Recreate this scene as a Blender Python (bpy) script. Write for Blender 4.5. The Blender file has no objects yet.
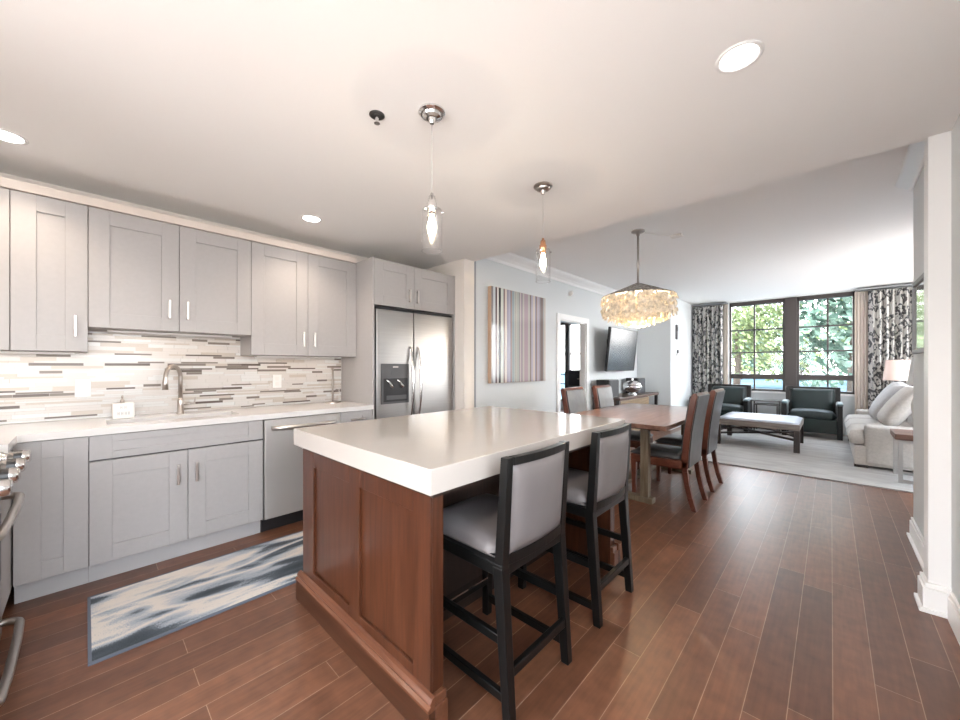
import bpy, bmesh, math, random
from mathutils import Vector, Matrix
random.seed(7)
SC = bpy.context.scene
COL = SC.collection
PI = math.pi
# ------------------------------------------------------------------ camera
CAMZ = 1.27
cam_d = bpy.data.cameras.new('camera'); cam = bpy.data.objects.new('camera', cam_d); COL.objects.link(cam)
cam_d.sensor_width = 36.0; cam_d.lens = 36.0 * 372.0 / 960.0; cam_d.shift_y = 6.0 / 960.0
cam_d.clip_start = 0.02; cam_d.clip_end = 300
cam.location = (0, 0, CAMZ); cam.rotation_euler = (PI/2, 0, math.atan2(351, 372))
SC.camera = cam
# ------------------------------------------------------------------ view, world, sun
SC.view_settings.view_transform = 'Standard'; SC.view_settings.look = 'None'
SC.view_settings.gamma = 1.0; SC.view_settings.use_curve_mapping = False
SC.view_settings.exposure = 1.2
W = bpy.data.worlds.new('sky'); SC.world = W; W.use_nodes = True
wn = W.node_tree; bg = wn.nodes['Background']
wtc = wn.nodes.new('ShaderNodeTexCoord'); wsep = wn.nodes.new('ShaderNodeSeparateXYZ'); wr = wn.nodes.new('ShaderNodeValToRGB')
wmr = wn.nodes.new('ShaderNodeMapRange'); wmr.inputs['From Min'].default_value = -0.5; wmr.inputs['From Max'].default_value = 1.0
wn.links.new(wtc.outputs['Generated'], wsep.inputs[0]); wn.links.new(wsep.outputs['Z'], wmr.inputs['Value']); wn.links.new(wmr.outputs[0], wr.inputs[0])
we = wr.color_ramp.elements.new(0.335); we.color = (1.0, 0.985, 0.97, 1); wg = wr.color_ramp.elements.new(0.31); wg.color = (0.56, 0.54, 0.52, 1)
wr.color_ramp.elements[0].position = 0.0; wr.color_ramp.elements[0].color = (0.50, 0.48, 0.46, 1)
wr.color_ramp.elements[3].position = 0.75; wr.color_ramp.elements[3].color = (0.72, 0.85, 1.0, 1)
wn.links.new(wr.outputs[0], bg.inputs['Color']); bg.inputs['Strength'].default_value = 6.9
sun_d = bpy.data.lights.new('sun', 'SUN'); sun_d.energy = 3.2; sun_d.angle = 0.02; sun_d.color = (1.0, 0.95, 0.86)
sun = bpy.data.objects.new('sun', sun_d); COL.objects.link(sun)
sun.rotation_euler = (math.radians(38), 0, math.radians(-35))

# ------------------------------------------------------------------ materials
def mat(name, col, rough=0.5, metal=0.0, spec=0.5, coat=0.0, emit=None, estr=0.0, var=0.0, vscale=8.0, vstretch=(1, 1, 1), bump=0.0, sheen=0.0):
    m = bpy.data.materials.new(name); m.use_nodes = True
    n = m.node_tree.nodes; l = m.node_tree.links; b = n['Principled BSDF']
    b.inputs['Base Color'].default_value = (*col, 1); b.inputs['Roughness'].default_value = rough
    b.inputs['Metallic'].default_value = metal; b.inputs['Specular IOR Level'].default_value = spec
    b.inputs['Coat Weight'].default_value = coat; b.inputs['Coat Roughness'].default_value = 0.08
    b.inputs['Sheen Weight'].default_value = sheen
    if emit: b.inputs['Emission Color'].default_value = (*emit, 1); b.inputs['Emission Strength'].default_value = estr
    tc = n.new('ShaderNodeTexCoord'); mp = n.new('ShaderNodeMapping'); ns = n.new('ShaderNodeTexNoise')
    mp.inputs['Scale'].default_value = vstretch; ns.inputs['Scale'].default_value = vscale; ns.inputs['Detail'].default_value = 5
    l.new(tc.outputs['Object'], mp.inputs[0]); l.new(mp.outputs[0], ns.inputs['Vector'])
    if var > 0:
        rp = n.new('ShaderNodeValToRGB')
        rp.color_ramp.elements[0].position = 0.3; rp.color_ramp.elements[1].position = 0.7
        rp.color_ramp.elements[0].color = (*[c * (1 - var) for c in col], 1)
        rp.color_ramp.elements[1].color = (*[min(1, c * (1 + var)) for c in col], 1)
        l.new(ns.outputs['Fac'], rp.inputs[0]); l.new(rp.outputs[0], b.inputs['Base Color'])
    if bump > 0:
        bp = n.new('ShaderNodeBump'); bp.inputs['Strength'].default_value = bump; bp.inputs['Distance'].default_value = 0.01
        l.new(ns.outputs['Fac'], bp.inputs['Height']); l.new(bp.outputs[0], b.inputs['Normal'])
    return m

def glass_mat(name, tint=(1, 1, 1), gloss=0.06, edge=0.55):
    m = bpy.data.materials.new(name); m.use_nodes = True
    n = m.node_tree.nodes; l = m.node_tree.links; n.remove(n['Principled BSDF']); out = n['Material Output']
    t = n.new('ShaderNodeBsdfTransparent'); g = n.new('ShaderNodeBsdfGlossy'); x = n.new('ShaderNodeMixShader'); f = n.new('ShaderNodeLayerWeight')
    t.inputs[0].default_value = (*tint, 1); g.inputs['Roughness'].default_value = 0.02; f.inputs['Blend'].default_value = 0.25
    ml = n.new('ShaderNodeMath'); ml.operation = 'MULTIPLY_ADD'; ml.inputs[1].default_value = edge; ml.inputs[2].default_value = gloss
    l.new(f.outputs['Facing'], ml.inputs[0]); l.new(ml.outputs[0], x.inputs[0])
    l.new(t.outputs[0], x.inputs[1]); l.new(g.outputs[0], x.inputs[2]); l.new(x.outputs[0], out.inputs['Surface'])
    return m

def floor_mat():
    m = bpy.data.materials.new('mahogany_planks'); m.use_nodes = True
    n = m.node_tree.nodes; l = m.node_tree.links; b = n['Principled BSDF']
    tc = n.new('ShaderNodeTexCoord'); mp = n.new('ShaderNodeMapping')
    mp.inputs['Rotation'].default_value = (0, 0, PI/2); mp.inputs['Location'].default_value = (0.31, -0.005 + 0.122, 0)
    l.new(tc.outputs['Object'], mp.inputs[0])
    br = n.new('ShaderNodeTexBrick'); br.inputs['Scale'].default_value = 1.0
    br.inputs['Brick Width'].default_value = 1.35; br.inputs['Row Height'].default_value = 0.122
    br.inputs['Mortar Size'].default_value = 0.0016; br.inputs['Mortar Smooth'].default_value = 0.2; br.inputs['Bias'].default_value = 0.0
    br.offset = 0.37; br.offset_frequency = 2; br.squash = 0.8; br.squash_frequency = 3
    br.inputs['Color1'].default_value = (0.108, 0.043, 0.023, 1); br.inputs['Color2'].default_value = (0.185, 0.078, 0.042, 1)
    br.inputs['Mortar'].default_value = (0.30, 0.19, 0.13, 1)  # lighter seam colour paints in the glint off the plank bevels
    l.new(mp.outputs[0], br.inputs['Vector'])
    gm = n.new('ShaderNodeMapping'); gm.inputs['Scale'].default_value = (30, 2.2, 1); l.new(tc.outputs['Object'], gm.inputs[0])
    ns = n.new('ShaderNodeTexNoise'); ns.inputs['Scale'].default_value = 2.0; ns.inputs['Detail'].default_value = 6; l.new(gm.outputs[0], ns.inputs['Vector'])
    n2 = n.new('ShaderNodeTexNoise'); n2.inputs['Scale'].default_value = 14.0; l.new(tc.outputs['Object'], n2.inputs['Vector'])
    ad = n.new('ShaderNodeMath'); ad.operation = 'ADD'; l.new(ns.outputs['Fac'], ad.inputs[0]); l.new(n2.outputs['Fac'], ad.inputs[1])
    rp = n.new('ShaderNodeMapRange'); rp.inputs['From Min'].default_value = 0.5; rp.inputs['From Max'].default_value = 1.5
    rp.inputs['To Min'].default_value = 0.62; rp.inputs['To Max'].default_value = 1.38; l.new(ad.outputs[0], rp.inputs['Value'])
    mx = n.new('ShaderNodeMix'); mx.data_type = 'RGBA'; mx.blend_type = 'MULTIPLY'; mx.inputs[0].default_value = 1.0
    l.new(br.outputs['Color'], mx.inputs[6]); l.new(rp.outputs[0], mx.inputs[7]); l.new(mx.outputs[2], b.inputs['Base Color'])
    b.inputs['Roughness'].default_value = 0.34; b.inputs['Specular IOR Level'].default_value = 0.6
    bp = n.new('ShaderNodeBump'); bp.inputs['Strength'].default_value = 0.25; bp.inputs['Distance'].default_value = 0.002; bp.invert = True
    l.new(br.outputs['Fac'], bp.inputs['Height']); l.new(bp.outputs[0], b.inputs['Normal'])
    return m

def wood_mat(name, c1, c2, axis=2, rough=0.35, scale=3.0, coat=0.0):
    m = bpy.data.materials.new(name); m.use_nodes = True
    n = m.node_tree.nodes; l = m.node_tree.links; b = n['Principled BSDF']
    tc = n.new('ShaderNodeTexCoord'); mp = n.new('ShaderNodeMapping'); s = [14, 14, 14]; s[axis] = 1.0
    mp.inputs['Scale'].default_value = s; l.new(tc.outputs['Object'], mp.inputs[0])
    ns = n.new('ShaderNodeTexNoise'); ns.inputs['Scale'].default_value = scale; ns.inputs['Detail'].default_value = 8; ns.inputs['Distortion'].default_value = 0.6
    l.new(mp.outputs[0], ns.inputs['Vector'])
    rp = n.new('ShaderNodeValToRGB'); rp.color_ramp.elements[0].position = 0.32; rp.color_ramp.elements[1].position = 0.68
    rp.color_ramp.elements[0].color = (*c1, 1); rp.color_ramp.elements[1].color = (*c2, 1)
    l.new(ns.outputs['Fac'], rp.inputs[0]); l.new(rp.outputs[0], b.inputs['Base Color'])
    b.inputs['Roughness'].default_value = rough; b.inputs['Coat Weight'].default_value = coat; b.inputs['Coat Roughness'].default_value = 0.15
    return m

def ramp_mat(name, stops, scale, stretch, rough=0.8, detail=4.0, distort=0.0, const=False, fine=0.0):
    m = bpy.data.materials.new(name); m.use_nodes = True
    n = m.node_tree.nodes; l = m.node_tree.links; b = n['Principled BSDF']
    tc = n.new('ShaderNodeTexCoord'); mp = n.new('ShaderNodeMapping'); mp.inputs['Scale'].default_value = stretch
    l.new(tc.outputs['Object'], mp.inputs[0])
    ns = n.new('ShaderNodeTexNoise'); ns.inputs['Scale'].default_value = scale; ns.inputs['Detail'].default_value = detail; ns.inputs['Distortion'].default_value = distort
    l.new(mp.outputs[0], ns.inputs['Vector'])
    rp = n.new('ShaderNodeValToRGB'); e = rp.color_ramp.elements
    if const: rp.color_ramp.interpolation = 'CONSTANT'
    e[0].position, e[0].color = stops[0][0], (*stops[0][1], 1); e[1].position, e[1].color = stops[-1][0], (*stops[-1][1], 1)
    for p, c in stops[1:-1]: q = e.new(p); q.color = (*c, 1)
    src = ns.outputs['Fac']
    if fine:
        fm = n.new('ShaderNodeMapping'); fm.inputs['Scale'].default_value = (60, 500, 1); l.new(tc.outputs['Object'], fm.inputs[0])
        f2 = n.new('ShaderNodeTexNoise'); f2.inputs['Scale'].default_value = 1.0; l.new(fm.outputs[0], f2.inputs['Vector'])
        ma = n.new('ShaderNodeMath'); ma.operation = 'MULTIPLY_ADD'; ma.inputs[1].default_value = fine; l.new(f2.outputs['Fac'], ma.inputs[0]); l.new(ns.outputs['Fac'], ma.inputs[2])
        mb_ = n.new('ShaderNodeMath'); mb_.operation = 'SUBTRACT'; mb_.inputs[1].default_value = fine * 0.5; l.new(ma.outputs[0], mb_.inputs[0]); src = mb_.outputs[0]
    l.new(src, rp.inputs[0]); l.new(rp.outputs[0], b.inputs['Base Color']); b.inputs['Roughness'].default_value = rough
    return m

def curtain_mat():
    m = bpy.data.materials.new('paisley_curtain'); m.use_nodes = True
    n = m.node_tree.nodes; l = m.node_tree.links; b = n['Principled BSDF']
    tc = n.new('ShaderNodeTexCoord'); mp = n.new('ShaderNodeMapping'); mp.inputs['Scale'].default_value = (1.3, 0.10, 0.62); l.new(tc.outputs['Object'], mp.inputs[0])
    vo = n.new('ShaderNodeTexVoronoi'); vo.inputs['Scale'].default_value = 5.5; vo.inputs['Randomness'].default_value = 0.75; l.new(mp.outputs[0], vo.inputs['Vector'])
    ns = n.new('ShaderNodeTexNoise'); ns.inputs['Scale'].default_value = 16; ns.inputs['Detail'].default_value = 3; l.new(mp.outputs[0], ns.inputs['Vector'])
    mu = n.new('ShaderNodeMath'); mu.operation = 'MULTIPLY_ADD'; mu.inputs[1].default_value = 17; l.new(vo.outputs['Distance'], mu.inputs[0])
    n8 = n.new('ShaderNodeMath'); n8.operation = 'MULTIPLY'; n8.inputs[1].default_value = 17; l.new(ns.outputs['Fac'], n8.inputs[0]); l.new(n8.outputs[0], mu.inputs[2])
    si = n.new('ShaderNodeMath'); si.operation = 'SINE'; l.new(mu.outputs[0], si.inputs[0])
    rp = n.new('ShaderNodeValToRGB'); e = rp.color_ramp.elements
    e[0].position = 0.22; e[0].color = (0.56, 0.55, 0.53, 1); e[1].position = 0.42; e[1].color = (0.075, 0.075, 0.08, 1)
    q = e.new(0.32); q.color = (0.27, 0.27, 0.27, 1)
    mr = n.new('ShaderNodeMapRange'); mr.inputs['From Min'].default_value = -1; mr.inputs['From Max'].default_value = 1; l.new(si.outputs[0], mr.inputs['Value'])
    l.new(mr.outputs[0], rp.inputs[0]); l.new(rp.outputs[0], b.inputs['Base Color']); b.inputs['Roughness'].default_value = 0.7
    e[0].position = 0.56; e[1].position = 0.86; q.position = 0.7
    return m

M = {}
M['floor'] = floor_mat()
M['ceil'] = mat('ceiling_paint', (0.93, 0.93, 0.93), 0.9, spec=0.1)
M['wall'] = mat('cool_white_paint', (0.68, 0.71, 0.725), 0.75, spec=0.2)
M['wallk'] = mat('warm_white_paint', (0.80, 0.75, 0.70), 0.75, spec=0.2)
M['trim'] = mat('white_gloss_trim', (0.86, 0.86, 0.86), 0.35)
M['gline'] = mat('grey_shadow_and_frame', (0.30, 0.32, 0.34), 0.6)  # shared by the painted corner shadow, curtain tracks and picture frame
M['cab'] = mat('grey_cabinet_paint', (0.43, 0.415, 0.413), 0.42, var=0.02, vscale=40)
M['cabdark'] = mat('cabinet_gap', (0.10, 0.095, 0.095), 0.7)
M['toe'] = mat('toe_kick_grey', (0.50, 0.49, 0.49), 0.5)
M['quartz'] = mat('white_quartz', (0.74, 0.72, 0.70), 0.16, var=0.015, vscale=6)
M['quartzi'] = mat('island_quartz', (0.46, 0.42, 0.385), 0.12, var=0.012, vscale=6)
M['steel'] = mat('stainless', (0.41, 0.40, 0.39), 0.36, 1.0, var=0.04, vscale=3, vstretch=(1, 1, 40))
M['chrome'] = mat('chrome', (0.78, 0.78, 0.78), 0.12, 1.0)
M['nickel'] = mat('brushed_nickel', (0.50, 0.46, 0.43), 0.28, 1.0)
M['darkmet'] = mat('dark_metal', (0.10, 0.10, 0.10), 0.35, 0.9)
M['black'] = mat('black_plastic', (0.02, 0.02, 0.022), 0.35)
M['dgrey'] = mat('dark_grey_plastic', (0.09, 0.09, 0.095), 0.4)
M['handle'] = mat('satin_handle', (0.72, 0.69, 0.66), 0.28, 1.0)
M['copper'] = mat('copper_socket', (0.80, 0.42, 0.25), 0.25, 1.0)
M['mah'] = wood_mat('island_mahogany', (0.046, 0.0135, 0.0055), (0.086, 0.027, 0.0115), 2, 0.32, 3.0, 0.2)
M['mahh'] = wood_mat('island_mahogany_across', (0.036, 0.0115, 0.005), (0.062, 0.021, 0.0095), 0, 0.32, 3.0, 0.2)
M['mold'] = wood_mat('moulding_wood', (0.105, 0.036, 0.017), (0.165, 0.062, 0.031), 0, 0.3, 3.0, 0.3)
M['darkwood'] = wood_mat('dark_espresso', (0.018, 0.011, 0.009), (0.035, 0.020, 0.015), 2, 0.4)
M['tabletop'] = wood_mat('walnut_top', (0.13, 0.062, 0.043), (0.25, 0.135, 0.100), 1, 0.28, 2.0, 0.3)
M['tableleg'] = wood_mat('weathered_leg', (0.13, 0.095, 0.060), (0.24, 0.19, 0.13), 2, 0.5)
M['chairwood'] = mat('chestnut_leather', (0.120, 0.036, 0.020), 0.35, var=0.3, vscale=14, coat=0.1)
M['greyleather'] = mat('dark_grey_leather', (0.070, 0.070, 0.073), 0.34, var=0.25, vscale=10, bump=0.1, coat=0.1)
M['stoolblk'] = mat('worn_black_lacquer', (0.005, 0.005, 0.005), 0.30, spec=0.3)
M['stoolfab'] = mat('mauve_grey_vinyl', (0.15, 0.133, 0.131), 0.45, var=0.04, vscale=10)
M['rugk'] = ramp_mat('ikat_runner', [(0.34, (0.03, 0.04, 0.05)), (0.44, (0.075, 0.095, 0.115)), (0.462, (0.32, 0.36, 0.41)), (0.505, (0.42, 0.45, 0.50)), (0.522, (0.64, 0.595, 0.54)), (0.575, (0.66, 0.61, 0.55)), (0.592, (0.37, 0.41, 0.46)), (0.625, (0.33, 0.37, 0.42)), (0.65, (0.06, 0.08, 0.10))], 1.5, (3.6, 0.95, 1), 0.95, 2.5, 0.3, fine=0.16)
M['rugedge'] = mat('slate_binding', (0.13, 0.15, 0.19), 0.9)
M['rugl'] = ramp_mat('pale_grey_carpet', [(0.3, (0.34, 0.32, 0.30)), (0.7, (0.45, 0.43, 0.41))], 3.0, (1, 3, 1), 0.95)
M['velvet'] = mat('dark_green_velvet', (0.007, 0.018, 0.018), 0.5, var=0.3, vscale=6, sheen=0.15)
M['velvetl'] = mat('teal_velvet_nap', (0.07, 0.11, 0.12), 0.5, sheen=0.4)
M['bench'] = mat('ice_grey_leather', (0.50, 0.53, 0.60), 0.3)
M['benchw'] = wood_mat('driftwood', (0.14, 0.115, 0.10), (0.26, 0.22, 0.19), 0, 0.5)
M['sofa'] = mat('oatmeal_linen', (0.46, 0.43, 0.40), 0.9, var=0.08, vscale=50, bump=0.1)
M['pillow'] = mat('soft_grey_linen', (0.40, 0.39, 0.39), 0.9, var=0.08, vscale=50, bump=0.1)
M['sheer'] = mat('beige_sheer', (0.66, 0.59, 0.52), 0.9)
M['curtain'] = curtain_mat()
M['wframe'] = mat('bronze_window_frame', (0.055, 0.045, 0.042), 0.45)
M['glass'] = glass_mat('clear_glass', (1, 1, 1), 0.008, 0.05)
M['pglass'] = glass_mat('pendant_glass', (0.97, 0.97, 0.97), 0.05)
M['tv'] = mat('tv_screen', (0.030, 0.034, 0.037), 0.22)
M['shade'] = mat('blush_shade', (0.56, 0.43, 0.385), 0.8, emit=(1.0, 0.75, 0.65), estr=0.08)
M['wshade'] = mat('white_shade', (0.62, 0.62, 0.61), 0.8)
M['tan'] = mat('tan_ceramic', (0.62, 0.48, 0.38), 0.4)
M['bulb'] = mat('bulb_glow', (1, 0.9, 0.75), 0.4, emit=(1.0, 0.82, 0.58), estr=14)
M['led'] = mat('led_lens', (1, 1, 1), 0.4, emit=(1.0, 0.95, 0.9), estr=8)
M['shell'] = mat('capiz_shell', (0.70, 0.61, 0.49), 0.25, emit=(1.0, 0.78, 0.52), estr=0.08, var=0.45, vscale=26)
M['capnet'] = ramp_mat('mottled_cap', [(0.40, (0.13, 0.12, 0.11)), (0.60, (0.55, 0.52, 0.48))], 40, (1, 1, 1), 0.5)
M['plate'] = mat('white_plate', (0.85, 0.84, 0.82), 0.4)
M['ceramic'] = mat('white_ceramic', (0.82, 0.80, 0.77), 0.35)
M['inkgrey'] = mat('pale_grey_ink', (0.52, 0.51, 0.50), 0.7)
M['tanedge'] = mat('canvas_edge_tan', (0.52, 0.36, 0.25), 0.6)
M['rustic'] = wood_mat('rustic_brown', (0.12, 0.060, 0.042), (0.24, 0.13, 0.095), 0, 0.5)
M['conwood'] = wood_mat('console_wood', (0.055, 0.028, 0.022), (0.13, 0.075, 0.055), 1, 0.35, 3, 0.3)
M['condoor'] = wood_mat('console_drawer', (0.19, 0.13, 0.075), (0.33, 0.24, 0.15), 1, 0.35)
M['speaker'] = mat('speaker_grille', (0.05, 0.052, 0.058), 0.7)
M['smoke'] = mat('smoked_tabletop', (0.10, 0.11, 0.11), 0.12)
M['leafa'] = mat('leaf_sunny', (0.18, 0.22, 0.09), 0.6, var=0.6, vscale=1.5)
M['leafb'] = mat('leaf_deep', (0.105, 0.165, 0.12), 0.6, var=0.6, vscale=1.5)
M['bark'] = mat('bark', (0.12, 0.09, 0.07), 0.9)
M['pond'] = mat('pale_water', (0.07, 0.105, 0.125), 0.9, spec=0.0, var=0.35, vscale=0.4, vstretch=(0.3, 1.5, 1))
M['soffit'] = mat('kitchen_ceiling_paint', (0.93, 0.925, 0.92), 0.9, spec=0.1)
TILE = [mat('tile_white', (0.69, 0.655, 0.625), 0.22), mat('tile_cream', (0.60, 0.54, 0.48), 0.25), mat('tile_frost', (0.72, 0.715, 0.70), 0.15),
        mat('tile_taupe', (0.22, 0.185, 0.16), 0.3), mat('tile_brown', (0.13, 0.10, 0.085), 0.3), mat('tile_grout', (0.62, 0.59, 0.56), 0.8)]

# ------------------------------------------------------------------ mesh helpers
class MB:
    def __init__(s): s.b = bmesh.new()
    def box(s, x0, x1, y0, y1, z0, z1, mi=0):
        v = [s.b.verts.new(p) for p in ((x0,y0,z0),(x1,y0,z0),(x1,y1,z0),(x0,y1,z0),(x0,y0,z1),(x1,y0,z1),(x1,y1,z1),(x0,y1,z1))]
        for q in ((0,3,2,1),(4,5,6,7),(0,1,5,4),(1,2,6,5),(2,3,7,6),(3,0,4,7)):
            f = s.b.faces.new([v[i] for i in q]); f.material_index = mi
        return s
    def hexa(s, bot, top, mi=0):
        v = [s.b.verts.new(p) for p in list(bot) + list(top)]
        for q in ((0,3,2,1),(4,5,6,7),(0,1,5,4),(1,2,6,5),(2,3,7,6),(3,0,4,7)):
            f = s.b.faces.new([v[i] for i in q]); f.material_index = mi
        return s
    def bar(s, p, q, w, d=None, up=(0,0,1), w2=None, d2=None):
        p, q = Vector(p), Vector(q); d = d or w; w2 = w2 or w; d2 = d2 or d
        t = (q - p).normalized(); u = Vector(up)
        if abs(t.dot(u)) > 0.98: u = Vector((0, 1, 0)) if abs(t.y) < 0.9 else Vector((1, 0, 0))
        a = t.cross(u).normalized(); b = a.cross(t).normalized()
        def ring(c, w, d): return [c - a*w/2 - b*d/2, c + a*w/2 - b*d/2, c + a*w/2 + b*d/2, c - a*w/2 + b*d/2]
        return s.hexa(ring(p, w, d), ring(q, w2, d2))
    def tube(s, pts, r, seg=10, rs=None, cap=True):
        pts = [Vector(p) for p in pts]; rings = []; prev = None
        for i, p in enumerate(pts):
            t = (pts[min(i+1, len(pts)-1)] - pts[max(i-1, 0)]).normalized()
            if prev is None: a = t.cross(Vector((0,0,1)) if abs(t.z) < 0.9 else Vector((1,0,0))).normalized()
            else: a = (prev - t*prev.dot(t)).normalized()
            prev = a; b = t.cross(a); rr = rs[i] if rs else r
            rings.append([s.b.verts.new(p + a*math.cos(2*PI*k/seg)*rr + b*math.sin(2*PI*k/seg)*rr) for k in range(seg)])
        for i in range(len(rings)-1):
            for k in range(seg): s.b.faces.new((rings[i][k], rings[i][(k+1)%seg], rings[i+1][(k+1)%seg], rings[i+1][k]))
        if cap: s.b.faces.new(rings[0][::-1]); s.b.faces.new(rings[-1])
        return s
    def lathe(s, prof, c=(0,0,0), seg=24, axis='z', cap=True):
        rings = []
        for r, z in prof:
            ring = []
            for k in range(seg):
                a = 2*PI*k/seg; x, y = r*math.cos(a), r*math.sin(a)
                p = (x, y, z) if axis == 'z' else ((z, x, y) if axis == 'x' else (y, z, x))
                ring.append(s.b.verts.new((c[0]+p[0], c[1]+p[1], c[2]+p[2])))
            rings.append(ring)
        for i in range(len(rings)-1):
            for k in range(seg): s.b.faces.new((rings[i][k], rings[i][(k+1)%seg], rings[i+1][(k+1)%seg], rings[i+1][k]))
        if cap: s.b.faces.new(rings[0][::-1]); s.b.faces.new(rings[-1])
        return s
    def prism(s, poly, lo, hi, axis='y'):
        def P(a, b, h): return {'y': (a, h, b), 'x': (h, a, b), 'z': (a, b, h)}[axis]
        A = [s.b.verts.new(P(a, b, lo)) for a, b in poly]; B = [s.b.verts.new(P(a, b, hi)) for a, b in poly]
        n = len(poly)
        s.b.faces.new(A[::-1]); s.b.faces.new(B)
        for i in range(n): s.b.faces.new((A[i], A[(i+1)%n], B[(i+1)%n], B[i]))
        return s
    def cushion(s, x0, x1, y0, y1, z0, z1, puff=0.02, n=10, e=0.35):
        cx, cy, cz = (x0+x1)/2, (y0+y1)/2, (z0+z1)/2; hx, hy, hz = (x1-x0)/2, (y1-y0)/2, (z1-z0)/2
        prof = lambda t: (1 - abs(t)**6)
        top = {}; bot = {}
        for i in range(n+1):
            for j in range(n+1):
                u, w = -1 + 2*i/n, -1 + 2*j/n; k = (prof(u)*prof(w))**e
                fx, fy = hx*u, hy*w
                top[i,j] = s.b.verts.new((cx+fx, cy+fy, cz + hz*k*0.999 + puff*(1-u*u)*(1-w*w)))
                if 0 < i < n and 0 < j < n: bot[i,j] = s.b.verts.new((cx+fx, cy+fy, cz - hz*k))
                else: bot[i,j] = top[i,j]
        for i in range(n):
            for j in range(n):
                s.b.faces.new((top[i,j], top[i+1,j], top[i+1,j+1], top[i,j+1]))
                q = [bot[i,j], bot[i,j+1], bot[i+1,j+1], bot[i+1,j]]
                if len(set(q)) == 4 and not s.b.faces.get(q):
                    try: s.b.faces.new(q)
                    except ValueError: pass
        return s
    def xf(s, mtx): bmesh.ops.transform(s.b, matrix=mtx, verts=s.b.verts); return s
    def build(s, name, m, parent=None, bevel=0.0, smooth=False, seg=2, subsurf=0):
        bmesh.ops.recalc_face_normals(s.b, faces=s.b.faces)
        me = bpy.data.meshes.new(name); s.b.to_mesh(me); s.b.free()
        for mm in (m if isinstance(m, list) else [m]): me.materials.append(mm)
        o = bpy.data.objects.new(name, me); COL.objects.link(o)
        if parent: o.parent = parent
        if smooth:
            for p in me.polygons: p.use_smooth = True
        if bevel:
            b = o.modifiers.new('bevel', 'BEVEL'); b.width = bevel; b.segments = seg; b.limit_method = 'ANGLE'; b.angle_limit = math.radians(40)
        if subsurf:
            d = o.modifiers.new('subd', 'SUBSURF'); d.levels = subsurf; d.render_levels = subsurf
        return o

def thing(name, label, cat, loc=(0,0,0), rz=0.0, group=None):
    o = bpy.data.objects.new(name, None); COL.objects.link(o); o.location = loc; o.rotation_euler = (0,0,rz); o.empty_display_size = 0.1
    o['label'] = label; o['category'] = cat
    if group: o['group'] = group
    return o
def tag(o, label, cat, group=None):
    o['label'] = label; o['category'] = cat
    if group: o['group'] = group
    return o
def struct(o): o['kind'] = 'structure'; return o
def copy_tree(o, parent=None):
    c = o.copy(); COL.objects.link(c)
    if parent: c.parent = parent
    for ch in [x for x in bpy.data.objects if x.parent == o]: copy_tree(ch, c)
    return c
def S(name, m, *b, bevel=0.0):
    mb = MB()
    for q in b: mb.box(*q)
    return struct(mb.build(name, m, bevel=bevel))
def light(name, typ, loc, energy, color, parent=None, size=0.05, spot=None, rot=None):
    d = bpy.data.lights.new(name, typ); d.energy = energy; d.color = color
    if typ == 'SPOT': d.spot_size = spot or 2.4; d.spot_blend = 0.8; d.shadow_soft_size = size
    elif typ == 'POINT': d.shadow_soft_size = size
    o = bpy.data.objects.new(name, d); COL.objects.link(o); o.location = loc
    if rot: o.rotation_euler = rot
    if parent: o.parent = parent
    return o

# ------------------------------------------------------------------ room dimensions
XW, XD, CK, CL, YS, YF = -3.71, -2.955, 2.46, 2.66, 3.04, 9.60
YB = -2.6
S('floor', M['floor'], (-6.8, 2.6, YB, 9.75, -0.06, 0.0))
struct(MB().box(-3.86, 0.62, YB, YS, CK, CK+0.5).build('ceiling', M['soffit']))
struct(MB().box(-6.8, 2.6, YS, 9.75, CL, CL+0.3).build('ceiling', M['ceil']))
S('wall_kitchen', M['wallk'], (XW-0.15, XW, -1.1, YS, 0, CK))
S('wall_range', M['wallk'], (XW, -1.9, -1.1, -0.96, 0, CK))
S('wall_back', M['wallk'], (-3.86, -3.2, YB, YB+0.1, 0, CK), (-0.6, 0.62, YB, YB+0.1, 0, CK), (-3.2, -0.6, YB, YB+0.1, 2.35, CK), (-3.86, -3.71, YB, -1.1, 0, CK))  # unseen wall, its wide gap left open to bring daylight into the kitchen
S('wall_return', M['wallk'], (XW, XD, 2.872, YS, 0, CK))
S('corner_shadow_strip', M['gline'], (XD-0.012, XD+0.004, YS-0.004, YS+0.022, 0, CL), )  # grey strip standing in for the shadow line at the wall corner
D0, D1, DZ = 4.86, 5.68, 1.97
S('wall_left', M['wall'], (XD-0.10, XD, YS+0.022, D0, 0, CL), (XD-0.10, XD, D1, 7.92, 0, CL), (XD-0.10, XD, D0, D1, DZ, CL))
S('wall_nook', M['wall'], (XD, -2.3, 7.92, YF, 0, CL))
WX0, WX1, WZ0, WZ1 = -1.61, 0.32, 0.75, 2.635
BX0, BX1, BZ0, BZ1 = -6.05, -4.55, 0.25, 2.55
S('wall_window', M['wall'], (-6.8, BX0, YF, YF+0.15, 0, CL), (BX0, BX1, YF, YF+0.15, 0, BZ0), (BX0, BX1, YF, YF+0.15, BZ1, CL),
  (BX1, WX0, YF, YF+0.15, 0, CL), (WX1, 2.6, YF, YF+0.15, 0, CL), (WX0, WX1, YF, YF+0.15, 0, WZ0), (WX0, WX1, YF, YF+0.15, WZ1, CL))
S('wall_right', M['wall'], (0.445, 0.62, 3.12, 4.22, 0, CL))
S('wall_right', M['wall'], (0.442, 0.62, 0.8, 3.0, 0, CK), (0.442, 0.62, YB+0.1, -1.7, 0, CK), (0.442, 0.62, -1.7, 0.8, 0, 0.95), (0.442, 0.62, -1.7, 0.8, 2.15, CK))
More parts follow.
